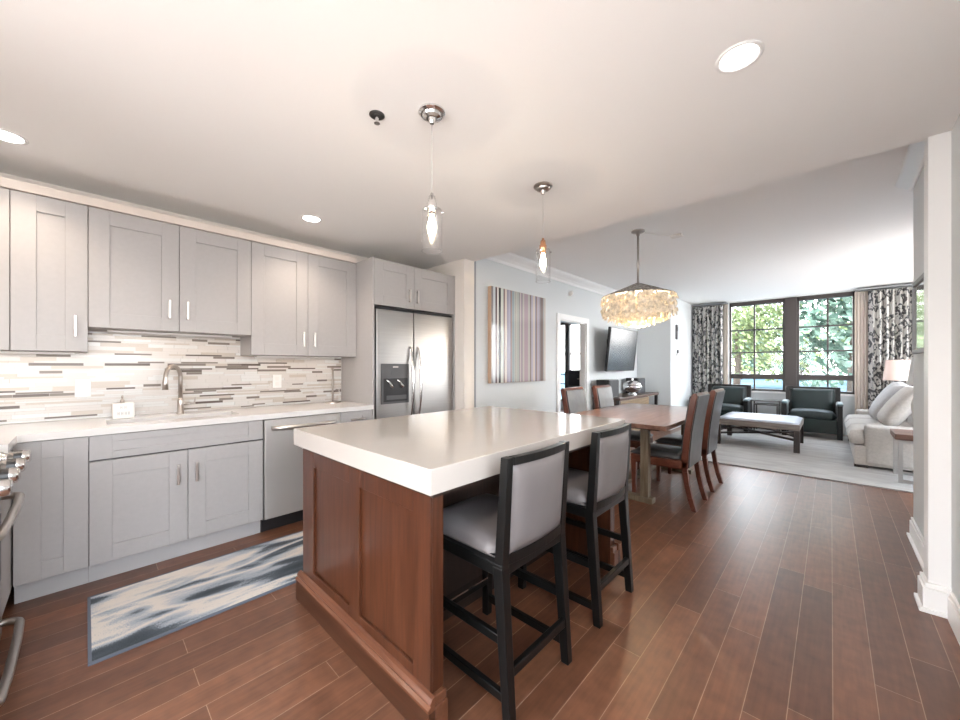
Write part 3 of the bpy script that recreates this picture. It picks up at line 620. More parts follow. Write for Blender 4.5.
# ------------------------------------------------------------------ bar stools (face -X)
def stool(label, x, y):
    t = thing('bar_stool', label, 'bar stool', (x, y, 0), 0, 'black and grey bar stools at the island')
    w = 0.195
    for s in (-1, 1):
        q = MB()
        q.hexa([(-0.018+0.0, s*w-0.018, 0), (0.018, s*w-0.018, 0), (0.018, s*w+0.018, 0), (-0.018, s*w+0.018, 0)],
               [(-0.063, s*w-0.021, 0.55), (-0.018, s*w-0.021, 0.55), (-0.018, s*w+0.021, 0.55), (-0.063, s*w+0.021, 0.55)])
        q.build('leg', M['stoolblk'], t, bevel=0.003)
        q = MB().hexa([(-0.480, s*w-0.018, 0), (-0.444, s*w-0.018, 0), (-0.444, s*w+0.018, 0), (-0.480, s*w+0.018, 0)],
                      [(-0.478, s*w-0.021, 0.56), (-0.436, s*w-0.021, 0.56), (-0.436, s*w+0.021, 0.56), (-0.478, s*w+0.021, 0.56)])
        q.build('leg', M['stoolblk'], t, bevel=0.003)
        MB().bar((-0.46, s*w, 0.285), (-0.035, s*w, 0.285), 0.022, 0.034).build('stretcher', M['stoolblk'], t, bevel=0.003)
        MB().bar((-0.46, s*w, 0.085), (-0.015, s*w, 0.085), 0.022, 0.034).build('stretcher', M['stoolblk'], t, bevel=0.003)
    MB().bar((-0.008, -w, 0.175), (-0.008, w, 0.175), 0.022, 0.036).build('stretcher', M['stoolblk'], t, bevel=0.003)
    MB().bar((-0.46, -w, 0.175), (-0.46, w, 0.175), 0.024, 0.036).build('footrest', M['stoolblk'], t, bevel=0.003)
    MB().box(-0.476, -0.440, -w+0.02, w-0.02, 0.1931, 0.200).build('footrest_plate', M['chrome'], t)
    MB().box(-0.478, -0.02, -w-0.02, w+0.02, 0.515, 0.562).build('seat_frame', M['stoolblk'], t, bevel=0.004)
    MB().cushion(-0.485, -0.045, -w-0.018, w+0.018, 0.545, 0.628, 0.014, 12, 0.22).build('seat', M['stoolfab'], t, smooth=True)
    # back frame, gently curved in plan, leaning a little
    def bx(z): return -0.040 + 0.068*max(0, (z-0.52))
    def curve(v): return 0.018*(1-(v/w)**2)
    q = MB()
    for s in (-1, 1):
        q.hexa([(bx(.50)-0.020, s*w-0.019, 0.50), (bx(.50)+0.020, s*w-0.019, 0.50), (bx(.50)+0.020, s*w+0.019, 0.50), (bx(.50)-0.020, s*w+0.019, 0.50)],
               [(bx(.945)-0.016, s*w-0.017, 0.945), (bx(.945)+0.016, s*w-0.017, 0.945), (bx(.945)+0.016, s*w+0.017, 0.945), (bx(.945)-0.016, s*w+0.017, 0.945)])
    n = 10
    for z0, z1 in ((0.915, 0.945), (0.552, 0.592)):
        for i in range(n):
            a, b = -w+0.019 + (2*w-0.038)*i/n, -w+0.019 + (2*w-0.038)*(i+1)/n
            def R(v, z): return [(bx(z)-0.014+curve(v), v, z), (bx(z)+0.016+curve(v), v, z)]
            A0, A1, B0, B1 = R(a, z0), R(a, z1), R(b, z0), R(b, z1)
            q.hexa([A0[0], A0[1], B0[1], B0[0]], [A1[0], A1[1], B1[1], B1[0]])
    bmesh.ops.remove_doubles(q.b, verts=q.b.verts, dist=1e-5)
    q.build('back_frame', M['stoolblk'], t, bevel=0.002)
    q = MB(); m = 12; rows = []
    for side in (1, -1):
        for k in range(m+1):
            z = 0.590 + (0.917-0.590)*k/m; row = []
            for i in range(m+1):
                v = (-w+0.018) + (2*w-0.036)*i/m
                pu = (min(1, 6*min(i, m-i)/m)*min(1, 6*min(k, m-k)/m))**0.5
                row.append(q.b.verts.new((bx(z) + curve(v) + side*(0.012+0.016*pu), v, z)))
            rows.append(row)
    for bse in (0, m+1):
        for k in range(m):
            for i in range(m): q.b.faces.new((rows[bse+k][i], rows[bse+k][i+1], rows[bse+k+1][i+1], rows[bse+k+1][i]))
    A, B = rows[:m+1], rows[m+1:]
    for k in range(m):
        for i in (0, m): q.b.faces.new((A[k][i], A[k+1][i], B[k+1][i], B[k][i]))
        for e in (0, m): q.b.faces.new((A[e][k], A[e][k+1], B[e][k+1], B[e][k]))
    q.build('backrest', M['stoolfab'], t, smooth=True)
    return t
s1 = stool('nearer black bar stool with grey back at the island', -0.826, 1.223)
s2 = copy_tree(s1); s2.location = (-0.828, 1.915, 0); s2['label'] = 'farther black bar stool with grey back, beside the dining table'

# ------------------------------------------------------------------ kitchen runner
t = thing('runner_rug', 'cream and slate blue ikat runner rug between sink and island', 'rug')
MB().box(-2.933, -2.292, 0.018, 1.75, 0.001, 0.009).build('pile', M['rugk'], t)
p = MB().box(-2.945, -2.933, 0.006, 1.762, 0.001, 0.0105).box(-2.292, -2.280, 0.006, 1.762, 0.001, 0.0105).box(-2.933, -2.292, 0.006, 0.018, 0.001, 0.0105).box(-2.933, -2.292, 1.75, 1.762, 0.001, 0.0105)
p.build('binding', M['rugedge'], t)

# ------------------------------------------------------------------ pendants
def pendant(label, x, y, zt, zb, cu):
    t = thing('pendant_light', label, 'pendant light', (x, y, CK), 0, 'glass cylinder pendants over the island')
    MB().lathe([(0.062, 0), (0.062, -0.008), (0.052, -0.016), (0.046, -0.016), (0.042, -0.026), (0.026, -0.032), (0.018, -0.032), (0.014, -0.045), (0.010, -0.055)], (0,0,0), 28).build('canopy', M['nickel' if cu else 'chrome'], t, smooth=False)
    L = zt - CK
    MB().tube([(0,0,-0.05), (0,0,L+0.03)], 0.0016, 6).build('cord', M['inkgrey'], t)
    sock = MB().lathe([(0.006, L+0.045), (0.010, L+0.03), (0.016, L+0.028), (0.020, L+0.0), (0.024, L-0.004), (0.024, L-0.03), (0.020, L-0.035), (0.018, L-0.055)], (0,0,0), 18).build('socket', M['copper' if cu else 'chrome'], t, smooth=True)
    gl = MB().lathe([(0.024, L-0.028), (0.044, L-0.032), (0.048, L-0.04), (0.048, zb-CK)], (0,0,0), 28, cap=False).build('glass_shade', M['pglass'], t, smooth=True)
    MB().lathe([(0.0485, zb-CK), (0.0485, zb-CK+0.003), (0.0465, zb-CK+0.003), (0.0465, zb-CK)], (0,0,0), 28, cap=False).build('glass_rim', M['pglass'], gl)
    for a in (0, 2*PI/3, 4*PI/3): MB().lathe([(0.0045, -0.002), (0.0045, 0.01)], (0,0,0), 8, 'x').xf(Matrix.Rotation(a+0.8, 4, 'Z') @ Matrix.Translation((0.047, 0, L-0.045))).build('thumb_screw', M['chrome'], gl)
    MB().lathe([(0.010, L-0.055), (0.012, L-0.07), (0.021, L-0.105), (0.021, L-0.125), (0.012, L-0.155), (0.003, L-0.168)], (0,0,0), 16).build('bulb', M['bulb'], t, smooth=True)
    light('bulb_glow', 'POINT', (0, 0, L-0.175), 1.0, (1.0, 0.82, 0.6), t, 0.0)
pendant('nearer glass pendant light with chrome socket over the island', -1.360, 1.113, 2.035, 1.805, False)
pendant('farther glass pendant light with copper socket over the island', -1.385, 2.075, 2.070, 1.825, True)

# ------------------------------------------------------------------ recessed ceiling lights
def can(label, x, y, z, r=0.078, e=13, col=(1.0, 0.82, 0.66)):
    t = thing('recessed_light', label, 'ceiling light', (x, y, z), 0, 'recessed ceiling lights')
    MB().lathe([(r, 0.0), (r, -0.004), (r*0.86, -0.007), (r*0.78, -0.002), (r*0.78, 0.0)], (0,0,0), 32, cap=False).build('trim_ring', M['trim'], t, smooth=True)
    MB().lathe([(r*0.78, -0.0008), (r*0.78, -0.002), (0.001, -0.0025)], (0,0,0), 32, cap=False).build('lens', M['led'], t)
    light('lamp_glow', 'SPOT', (0, 0, -0.02), e, col, t, 0.06, 2.2)
can('round recessed ceiling light on the right, nearest the camera', -0.258, 1.727, CK, e=20)
can('round recessed ceiling light above the dishwasher cabinets', -3.05, 1.251, CK)
can('round recessed ceiling light cut off by the left edge', -3.10, -0.285, CK)
# sprinkler
t = thing('sprinkler_head', 'small chrome sprinkler head on the ceiling beside the nearer pendant', 'sprinkler', (-1.566, 0.948, CK))
MB().lathe([(0.036, 0), (0.036, -0.003), (0.026, -0.008), (0.014, -0.003)], (0,0,0), 24).build('escutcheon', M['darkmet'], t, smooth=True)
MB().lathe([(0.010, -0.003), (0.008, -0.020), (0.005, -0.036), (0.014, -0.038), (0.014, -0.040)], (0,0,0), 12).build('deflector', M['chrome'], t)

# ------------------------------------------------------------------ dining: chandelier
t = thing('chandelier', 'round capiz shell chandelier hanging over the dining table', 'chandelier', (-1.445, 3.902, CL))
MB().lathe([(0.065, 0), (0.065, -0.012), (0.05, -0.020), (0.02, -0.028), (0.015, -0.05)], (0,0,0), 24).build('canopy', M['nickel'], t, smooth=True)
MB().tube([(0,0,-0.04), (0,0,-0.545)], 0.011, 10).build('rod', M['nickel'], t, smooth=True)
MB().tube([(0.05,0.05,-0.018), (0.12,0.19,-0.02), (0.22,0.35,-0.014)], 0.005, 6).build('swag_cable', M['plate'], t)
MB().box(0.20, 0.31, 0.36, 0.44, -0.022, 0).build('junction_box', M['ceramic'], t, bevel=0.004)
MB().lathe([(0.015, -0.535), (0.04, -0.545), (0.14, -0.585), (0.355, -0.672), (0.358, -0.680), (0.02, -0.62)], (0,0,0), 40).build('cap', M['capnet'], t)
q = MB(); rng = random.Random(5)
def fringe(q, r, ztop, zbot, n, wv):
    rows = max(2, int((ztop-zbot)/0.036))
    for i in range(n):
        a = 2*PI*(i + rng.random()*0.6)/n
        for k in range(rows + 1):
            z = ztop - (ztop-zbot)*k/rows + rng.uniform(-0.01, 0.01); rr = r + rng.uniform(-0.012, 0.014)
            c = Vector((rr*math.cos(a), rr*math.sin(a), z)); R = 0.026
            ax = Vector((math.cos(a+rng.uniform(-.7,.7)), math.sin(a+rng.uniform(-.7,.7)), rng.uniform(-.35,.35))).normalized()
            e1 = ax.cross(Vector((0,0,1))).normalized(); e2 = ax.cross(e1)
            q.b.faces.new([q.b.verts.new(c + e1*math.cos(2*PI*j/7)*R + e2*math.sin(2*PI*j/7)*R) for j in range(7)])
for name, r, zt, zb, n in (('shell_fringe', 0.345, -0.705, -0.865, 56), ('shell_fringe', 0.28, -0.72, -0.900, 44), ('shell_fringe', 0.20, -0.74, -0.935, 32), ('shell_fringe', 0.11, -0.78, -0.960, 18)):
    q = MB(); fringe(q, r, zt, zb, n, 0); o = q.build(name, M['shell'], t); o['kind'] = 'stuff'
light('chandelier_glow', 'POINT', (0, 0, -0.76), 22, (1.0, 0.78, 0.52), t, 0.0)
light('chandelier_glow', 'POINT', (0, 0, -1.02), 3, (1.0, 0.78, 0.52), t, 0.0)

# ------------------------------------------------------------------ dining table
t = thing('dining_table', 'walnut brown trestle dining table with square posts', 'dining table')
TX0, TX1, TY0, TY1 = -2.03, -1.010, 3.34, 5.17
MB().box(TX0, TX1, TY0, TY1, 0.722, 0.76).build('tabletop', M['tabletop'], t, bevel=0.003)
MB().box(TX0+0.08, TX1-0.08, TY0+0.1, TY1-0.1, 0.70, 0.7215).build('apron', M['darkwood'], t)
for yy in (3.60, 4.90):
    for xx in (-1.265, -1.72): MB().box(xx-0.035, xx+0.035, yy-0.035, yy+0.035, 0.05, 0.70).build('leg', M['tableleg'], t, bevel=0.003)
    MB().box(-1.80, -1.19, yy-0.045, yy+0.045, 0.0, 0.05).build('foot', M['tableleg'], t, bevel=0.003)
MB().box(-1.55, -1.47, 3.64, 4.86, 0.09, 0.13).build('stretcher', M['tableleg'], t, bevel=0.003)

# ------------------------------------------------------------------ dining chairs (built facing -X, origin at the middle of the rear legs)
def dining_chair(label, x, y, rz):
    t = thing('dining_chair', label, 'dining chair', (x, y, 0), rz, 'chestnut leather dining chairs')
    w = 0.215
    for s in (-1, 1):
        q = MB(); v = s*(w-0.02); pts = [(0.005, 0), (-0.028, 0.11), (-0.052, 0.22), (-0.068, 0.33), (-0.072, 0.42)]
        for (a, z0), (b, z1) in zip(pts, pts[1:]):
            q.hexa([(a-0.019, v-0.02, z0), (a+0.019, v-0.02, z0), (a+0.019, v+0.02, z0), (a-0.019, v+0.02, z0)], [(b-0.021, v-0.02, z1), (b+0.021, v-0.02, z1), (b+0.021, v+0.02, z1), (b-0.021, v+0.02, z1)])
        bmesh.ops.remove_doubles(q.b, verts=q.b.verts, dist=1e-5)
        q.build('leg', M['chairwood'], t, bevel=0.002)
        MB().hexa([(-0.53, v-0.016, 0), (-0.498, v-0.016, 0), (-0.498, v+0.016, 0), (-0.53, v+0.016, 0)], [(-0.54, v-0.022, 0.37), (-0.492, v-0.022, 0.37), (-0.492, v+0.022, 0.37), (-0.54, v+0.022, 0.37)]).build('leg', M['chairwood'], t, bevel=0.002)
    MB().box(-0.545, -0.085, -w, w, 0.345, 0.425).build('seat_band', M['chairwood'], t, bevel=0.012, seg=3)
    MB().cushion(-0.55, -0.09, -w, w, 0.405, 0.475, 0.012, 10, 0.2).build('seat', M['greyleather'], t, smooth=True)
    prof = [(-0.105, 0.36), (-0.045, 0.36), (-0.038, 0.50), (-0.022, 0.68), (0.004, 0.86), (0.028, 0.985), (0.033, 1.01), (0.022, 1.028), (-0.004, 1.028), (-0.020, 1.0), (-0.046, 0.86), (-0.074, 0.68), (-0.090, 0.52)]
    MB().prism(prof, -w, w, 'y').build('back_shell', M['chairwood'], t, bevel=0.006)
    f = [(-0.0885, 0.53), (-0.0725, 0.68), (-0.0445, 0.86), (-0.0185, 1.003)]
    r = [(-0.0445, 0.37), (-0.0375, 0.50), (-0.0215, 0.68), (0.0045, 0.86), (0.0285, 0.985), (0.033, 1.008)]
    MB().prism(f + [(a-0.014, b) for a, b in f[::-1]], -w+0.016, w-0.016, 'y').build('backrest', M['greyleather'], t, bevel=0.004)
    MB().prism(r + [(a+0.010, b) for a, b in r[::-1]], -w+0.012, w-0.012, 'y').build('back_panel', M['greyleather'], t, bevel=0.003)
    return t
c1 = dining_chair('brown leather dining chair on the near right side of the table', -0.872, 3.845, 0)
for lab, x, y, r in (('brown leather dining chair on the right side nearer the coffee table', -0.872, 4.54, 0),
                     ('brown leather dining chair across the table, nearer the striped canvas', -2.12, 3.78, PI),
                     ('brown leather dining chair across the table, in front of the television wall', -2.10, 4.47, PI)):
    c = copy_tree(c1); c.location = (x, y, 0); c.rotation_euler = (0, 0, r); c['label'] = lab

# ------------------------------------------------------------------ striped canvas
t = thing('canvas_art', 'large glossy canvas of vertical coloured stripes on white wall', 'picture')
AY0, AY1, AZ0, AZ1 = 3.265, 4.40, 1.065, 2.212
MB().box(XD+0.001, XD+0.055, AY0, AY1, AZ0, AZ1).build('stretcher', M['tanedge'], t)
cols = [(0.28,0.27,0.28),(0.62,0.66,0.68),(0.10,0.06,0.07),(0.75,0.73,0.70),(0.03,0.03,0.035),(0.70,0.73,0.66),(0.42,0.44,0.42),(0.20,0.12,0.12),(0.74,0.66,0.60),(0.34,0.32,0.40),(0.46,0.44,0.54),(0.22,0.17,0.16),(0.52,0.36,0.36),(0.33,0.40,0.42),(0.42,0.33,0.37),(0.60,0.55,0.50),(0.12,0.09,0.08),(0.52,0.50,0.47)]
sm = [mat('stripe_%d' % i, c, 0.10, coat=0.5) for i, c in enumerate(cols)]
q = MB(); y = AY0+0.002; rng = random.Random(11); k = 0
while y < AY1-0.002:
    wd = rng.choice((0.012, 0.018, 0.024, 0.03, 0.04)); b = min(y+wd, AY1-0.002)
    f = (y-AY0)/(AY1-AY0); k2 = k % len(cols) if f < 0.35 else rng.choice((9, 10, 13, 14, 12, 15, 11, 17, 8, 0, 6, 16))
    q.box(XD+0.0551, XD+0.058, y, b, AZ0+0.002, AZ1-0.002, k2); y = b; k += 1
q.build('striped_face', sm, t)
# motion sensor
o = MB().lathe([(0.035, 0), (0.038, 0.02), (0.030, 0.05), (0.01, 0.06)], (0,0,0), 16, 'x').build('motion_sensor', M['plate'], None, smooth=True)
o.location = (XD, 5.158, 2.396); tag(o, 'small white motion sensor high on the wall above the doorway', 'sensor')
# television on a swing arm
t = thing('television', 'flat black television tilted on a wall bracket', 'television', (XD, 6.59, 1.555))
R_ = Matrix.Translation((0.235, 0, 0)) @ Matrix.Rotation(math.radians(5.5), 4, 'Y')
MB().box(-0.025, 0.025, -0.59, 0.59, -0.375, 0.375).xf(R_).build('casing', M['black'], t, bevel=0.004)
MB().box(0.0252, 0.0262, -0.574, 0.574, -0.357, 0.362).xf(R_).build('screen', M['tv'], t)
MB().box(0.001, 0.02, -0.12, 0.12, -0.2, 0.2).build('wall_plate', M['darkmet'], t, bevel=0.003)
MB().bar((0.02, 0.05, 0.0), (0.15, -0.12, 0.0), 0.04).bar((0.15, -0.12, 0.0), (0.205, 0.0, 0.0), 0.04).build('swing_arm', M['darkmet'], t)
# console with speakers and silver bowl
t = thing('console', 'dark wood media console against the wall under the television', 'console table')
MB().box(-2.93, -2.46, 5.88, 7.74, 0.71, 0.75).build('top', M['conwood'], t, bevel=0.004)
MB().box(-2.925, -2.50, 5.93, 7.25, 0.10, 0.71).build('body', M['conwood'], t)
for k, y0 in enumerate((5.95, 6.595)):
    d = MB().box(-2.50, -2.478, y0, y0+0.64, 0.12, 0.695).build('door', M['condoor'], t, bevel=0.004)
    MB().lathe([(0.012, 0), (0.016, 0.015), (0.01, 0.02)], (-2.478, y0 + (0.59 if k == 0 else 0.05), 0.50), 10, 'x').build('knob', M['nickel'], d)
for xx, yy in ((-2.90, 5.91), (-2.50, 5.91), (-2.90, 7.70), (-2.50, 7.70)):
    MB().box(xx-0.025, xx+0.025, yy-0.025, yy+0.025, 0.0, 0.71).build('leg', M['darkmet'], t)
for lab, y in (('black speaker on the console, left of the silver bowl', 6.06), ('black speaker on the console, right of the silver bowl', 7.30)):
    s_ = thing('speaker', lab, 'speaker', (-2.74, y, 0.75), 0, 'pair of black console speakers')
    MB().box(-0.12, 0.10, -0.19, 0.19, 0, 0.29).build('cabinet', M['black'], s_, bevel=0.004)
    MB().box(0.10, 0.112, -0.175, 0.175, 0.015, 0.275).build('grille', M['speaker'], s_, bevel=0.003)
t = thing('silver_bowl', 'shiny silver lidded bowl on the console between two speakers', 'bowl', (-2.62, 6.80, 0.75))
MB().lathe([(0.08, 0), (0.075, 0.012), (0.05, 0.03), (0.05, 0.045), (0.13, 0.08), (0.165, 0.135), (0.16, 0.17), (0.15, 0.175)], (0,0,0), 28).build('bowl', M['chrome'], t, smooth=True)
MB().lathe([(0.155, 0.175), (0.14, 0.21), (0.08, 0.245), (0.02, 0.255), (0.012, 0.27), (0.02, 0.29), (0.003, 0.31)], (0,0,0), 28).build('lid', M['chrome'], t, smooth=True)
for s in (-1, 1):
    MB().tube([(0, s*0.155, 0.11), (0, s*0.20, 0.13), (0, s*0.205, 0.16), (0, s*0.155, 0.165)], 0.009, 8).build('handle', M['chrome'], t, smooth=True)

# ------------------------------------------------------------------ devices on the nook wall
t = thing('intercom', 'narrow dark grey intercom on the white wall left of the curtain', 'intercom', (-2.3, 8.27, 1.96))
MB().box(0, 0.03, -0.05, 0.05, -0.15, 0.15).build('body', M['dgrey'], t, bevel=0.004)
MB().box(0.03, 0.032, -0.03, 0.03, 0.02, 0.11).build('screen', M['speaker'], t)
t = thing('thermostat', 'small white thermostat below the intercom on the wall', 'thermostat', (-2.3, 8.33, 1.53))
MB().box(0, 0.02, -0.06, 0.06, -0.05, 0.0).build('body', M['inkgrey'], t, bevel=0.004)
MB().box(0, 0.03, -0.02, 0.03, 0.0, 0.07).build('dial', M['dgrey'], t, bevel=0.004)

# ------------------------------------------------------------------ living rug
o = MB().box(-2.15, 1.40, 5.66, 9.30, 0.001, 0.014).build('area_rug', M['rugl']); tag(o, 'large pale grey carpet under the living room seating', 'rug')

# ------------------------------------------------------------------ bedroom glimpse
t = thing('dresser', 'dark dresser seen through the doorway on the left', 'dresser', (-4.18, 7.95, 0))
MB().box(-0.28, 0.34, -0.25, 0.25, 0.08, 1.18).build('body', mat('charcoal_dresser', (0.16, 0.16, 0.165), 0.4), t, bevel=0.005)
for k in range(3):
    d = MB().box(-0.26, 0.32, -0.262, -0.25, 0.12+0.35*k, 0.44+0.35*k).build('drawer', M['speaker'], t, bevel=0.003)
    MB().box(-0.02, 0.08, -0.28, -0.262, 0.27+0.35*k, 0.285+0.35*k).build('handle', M['nickel'], d)
for xx in (-0.24, 0.30):
    for yy in (-0.2, 0.2): MB().box(xx-0.02, xx+0.02, yy-0.02, yy+0.02, 0, 0.08).build('leg', M['dgrey'], t)

# ------------------------------------------------------------------ coffee table / ottoman
t = thing('coffee_table', 'low ottoman coffee table with pale leather top and black legs', 'coffee table')
CX0, CX1, CY0, CY1 = -1.37, -0.325, 7.02, 8.05
MB().cushion(CX0+0.01, CX1-0.01, CY0+0.01, CY1-0.01, 0.390, 0.455, 0.003, 14, 0.10).build('cushion', M['bench'], t, smooth=True)
MB().box(CX0, CX1, CY0, CY1, 0.335, 0.418).build('frame', M['benchw'], t, bevel=0.004)
for xx in (CX0+0.035, CX1-0.035):
    for yy in (CY0+0.035, CY1-0.035): MB().box(xx-0.035, xx+0.035, yy-0.035, yy+0.035, 0.014, 0.334).build('leg', M['darkwood'], t, bevel=0.003)
for (a, b) in (((CX0+0.05, CY0+0.05), (CX1-0.05, CY1-0.05)), ((CX1-0.05, CY0+0.05), (CX0+0.05, CY1-0.05))):
    MB().bar((*a, 0.19), (*b, 0.19), 0.03, 0.03).build('stretcher', M['darkwood'], t)
pts = [(CX0+0.06 + (CX1-CX0-0.12)*i/16, CY0+0.05, 0.325 - 0.085*abs(2*i/16-1)**2) for i in range(17)]
MB().tube(pts, 0.010, 6).build('arch_brace', M['darkwood'], t)

# ------------------------------------------------------------------ armchairs (face -Y)
def armchair(label, x, y):
    t = thing('armchair', label, 'armchair', (x, y, 0), 0, 'dark green velvet armchairs by the window')
    w = 0.40; d0, d1 = -0.33, 0.22
    MB().box(-w+0.05, w-0.05, d0+0.02, d1, 0.10, 0.34).build('seat_base', M['velvet'], t, bevel=0.015)
    MB().cushion(-w+0.075, w-0.075, d0, d1-0.06, 0.31, 0.47, 0.035, 12, 0.25).build('seat', M['velvet'], t, smooth=True)
    q = MB().hexa([(-w+0.02, d1-0.08, 0.12), (w-0.02, d1-0.08, 0.12), (w-0.02, d1, 0.12), (-w+0.02, d1, 0.12)], [(-w+0.02, d1-0.01, 0.885), (w-0.02, d1-0.01, 0.885), (w-0.02, d1+0.07, 0.885), (-w+0.02, d1+0.07, 0.885)])
    q.build('back_frame', M['stoolblk'], t, bevel=0.008)
    q = MB().cushion(-w+0.09, w-0.09, -0.33, 0.33, -0.035, 0.035, 0.02, 12, 0.2)
    q.xf(Matrix.Translation((0, d1-0.045, 0.625)) @ Matrix.Rotation(math.radians(84.5), 4, 'X') @ Matrix.Diagonal((1, 0.68, 1, 1)))
    q.build('backrest', M['velvet'], t, smooth=True)
    for s in (-1, 1):
        a = s*(w-0.035)
        MB().box(a-0.035, a+0.035, d0+0.03, d1, 0.12, 0.60).build('arm_panel', M['velvet'], t, bevel=0.012)
        MB().cushion(a-0.047, a+0.047, d0-0.01, d1-0.02, 0.565, 0.635, 0.006, 8, 0.3).build('arm_pad', M['velvetl'], t, smooth=True)
        MB().box(a-0.035, a+0.035, d0-0.01, d0+0.045, 0.014, 0.59).build('front_post', M['stoolblk'], t, bevel=0.004)
        MB().box(a-0.03, a+0.03, d1-0.04, d1+0.01, 0.014, 0.15).build('leg', M['stoolblk'], t, bevel=0.004)
    return t
a1 = armchair('dark green velvet armchair in front of the right window', -0.255, 9.06)
a2 = copy_tree(a1); a2.location = (-1.56, 9.05, 0); a2['label'] = 'dark green velvet armchair in front of the left window'
# side table between the armchairs
t = thing('side_table', 'black metal framed side table between the two armchairs', 'side table', (-0.908, 9.05, 0))
p = MB()
for hx, h2, dy in ((0.215, 0.60, 0.20), (0.175, 0.53, 0.16)):
    fr_ = MB()
    for sx in (-1, 1):
        for sy in (-1, 1): fr_.bar((sx*hx, sy*dy, 0.014), (sx*hx, sy*dy, h2), 0.022)
        fr_.bar((sx*hx, -dy, h2), (sx*hx, dy, h2), 0.022)
    for sy in (-1, 1): fr_.bar((-hx, sy*dy, h2), (hx, sy*dy, h2), 0.022)
    fr_.build('frame', M['darkmet'], t)
MB().box(-0.222, 0.222, -0.205, 0.205, 0.611, 0.619).build('tabletop', M['smoke'], t)

# ------------------------------------------------------------------ sofa (faces -X) and loose cushions
t = thing('sofa', 'oatmeal linen sofa along the right living room wall', 'sofa')
SYA, SYB = 6.55, 8.95
MB().box(0.21, 1.08, SYA+0.01, SYB-0.01, 0.05, 0.29).build('base', M['sofa'], t, bevel=0.015)
MB().box(0.30, 1.08, SYA, SYA+0.17, 0.06, 0.545).build('arm', M['sofa'], t, bevel=0.035, seg=4)
MB().box(0.30, 1.08, SYB-0.17, SYB, 0.06, 0.545).build('arm', M['sofa'], t, bevel=0.035, seg=4)
for y0, y1 in ((SYA+0.02, 7.35), (7.36, 8.15), (8.16, SYB-0.02)):
    e0 = y0 if y0 > SYA+0.1 else SYA+0.175; e1 = y1 if y1 < SYB-0.1 else SYB-0.175
    MB().cushion(0.155, 0.86, e0, e1, 0.28, 0.47, 0.025, 14, 0.22).build('seat_cushion', M['sofa'], t, smooth=True)
MB().cushion(0.155, 0.315, SYA+0.01, SYA+0.20, 0.30, 0.465, 0.012, 8, 0.22).build('cushion_return', M['sofa'], t, smooth=True)
MB().hexa([(0.84, SYA+0.02, 0.28), (1.08, SYA+0.02, 0.28), (1.08, SYB-0.02, 0.28), (0.84, SYB-0.02, 0.28)], [(0.93, SYA+0.02, 0.84), (1.10, SYA+0.02, 0.84), (1.10, SYB-0.02, 0.84), (0.93, SYB-0.02, 0.84)]).build('backrest', M['sofa'], t, bevel=0.04, seg=4)
for xx in (0.27, 1.02):
    for yy in (SYA+0.10, SYB-0.10): MB().box(xx-0.06, xx+0.06, yy-0.05, yy+0.05, 0.014, 0.05).build('foot', M['darkwood'], t)
def cushion(label, x, y, z, tilt, rz, s=0.30, m='pillow'):
    o = MB().cushion(-s, s, -s, s, -0.085, 0.085, 0.03, 12, 0.45).xf(Matrix.Translation((x, y, z)) @ Matrix.Rotation(rz, 4, 'Z') @ Matrix.Rotation(math.radians(tilt), 4, 'Y')).build('throw_pillow', M[m], None, smooth=True)
    tag(o, label, 'pillow', 'loose pillows on the sofa')
cushion('large oatmeal pillow leaning on the sofa end nearest the camera', 0.64, 7.02, 0.765, -58, 0.06, 0.29, 'sofa')
cushion('soft grey pillow leaning in the middle of the sofa', 0.60, 7.72, 0.765, -56, 0.05, 0.29)
cushion('soft grey pillow at the far end of the sofa near the curtain', 0.64, 8.38, 0.775, -60, 0.0, 0.29)
# end table and lamps
t = thing('end_table', 'rustic wood end table on pale metal frame beside the sofa', 'end table')
EX0, EX1, EY0, EY1 = 0.505, 1.02, 6.0, 6.50
MB().box(EX0, EX1, EY0, EY1, 0.475, 0.535).build('tabletop', M['rustic'], t, bevel=0.004)
for yy in (EY0+0.03, EY1-0.03):
    p = MB()
    for xx in (EX0+0.04, EX1-0.04): p.bar((xx, yy, 0.014), (xx, yy, 0.474), 0.036, 0.032)
    p.bar((EX0+0.04, yy, 0.455), (EX1-0.04, yy, 0.455), 0.034).bar((EX0+0.04, yy, 0.035), (EX1-0.04, yy, 0.035), 0.034)
    p.build('leg_frame', M['steel'], t, bevel=0.002)
t = thing('corner_table', 'small dark corner table at the far end of the sofa', 'side table', (0.80, 9.13, 0))
MB().lathe([(0.172, 0.545), (0.172, 0.565)], (0,0,0), 28).build('tabletop', M['conwood'], t)
MB().tube([(0,0,0.03), (0,0,0.545)], 0.025, 10).build('post', M['darkmet'], t)
MB().lathe([(0.16, 0.014), (0.16, 0.026), (0.03, 0.045)], (0,0,0), 24).build('base', M['darkmet'], t)
def lamp(label, x, y, z0, body, r0, r1, sz0, sz1, sm_, neck):
    t = thing('table_lamp', label, 'table lamp', (x, y, z0))
    h = sz0 - z0
    MB().lathe([(0.075, 0), (0.075, 0.02), (0.045, 0.035), (0.085, h*0.35), (0.095, h*0.6), (0.06, h-0.06), (0.035, h-0.03)], (0,0,0), 24).build('base', M[body], t, smooth=True)
    MB().lathe([(neck, h-0.045), (neck, h+0.02), (0.012, h+0.05), (0.012, h+0.14)], (0,0,0), 14).build('neck', M['darkmet'], t)
    q = MB().lathe([(r0, sz0-z0), (r1, sz1-z0), (r1-0.004, sz1-z0), (r0-0.004, sz0-z0)], (0,0,0), 32, cap=False)
    q.build('lamp_shade', M[sm_], t, smooth=True)
lamp('table lamp with blush shade in front of the right curtain', 0.80, 9.13, 0.565, 'tan', 0.175, 0.14, 1.035, 1.37, 'shade', 0.05)
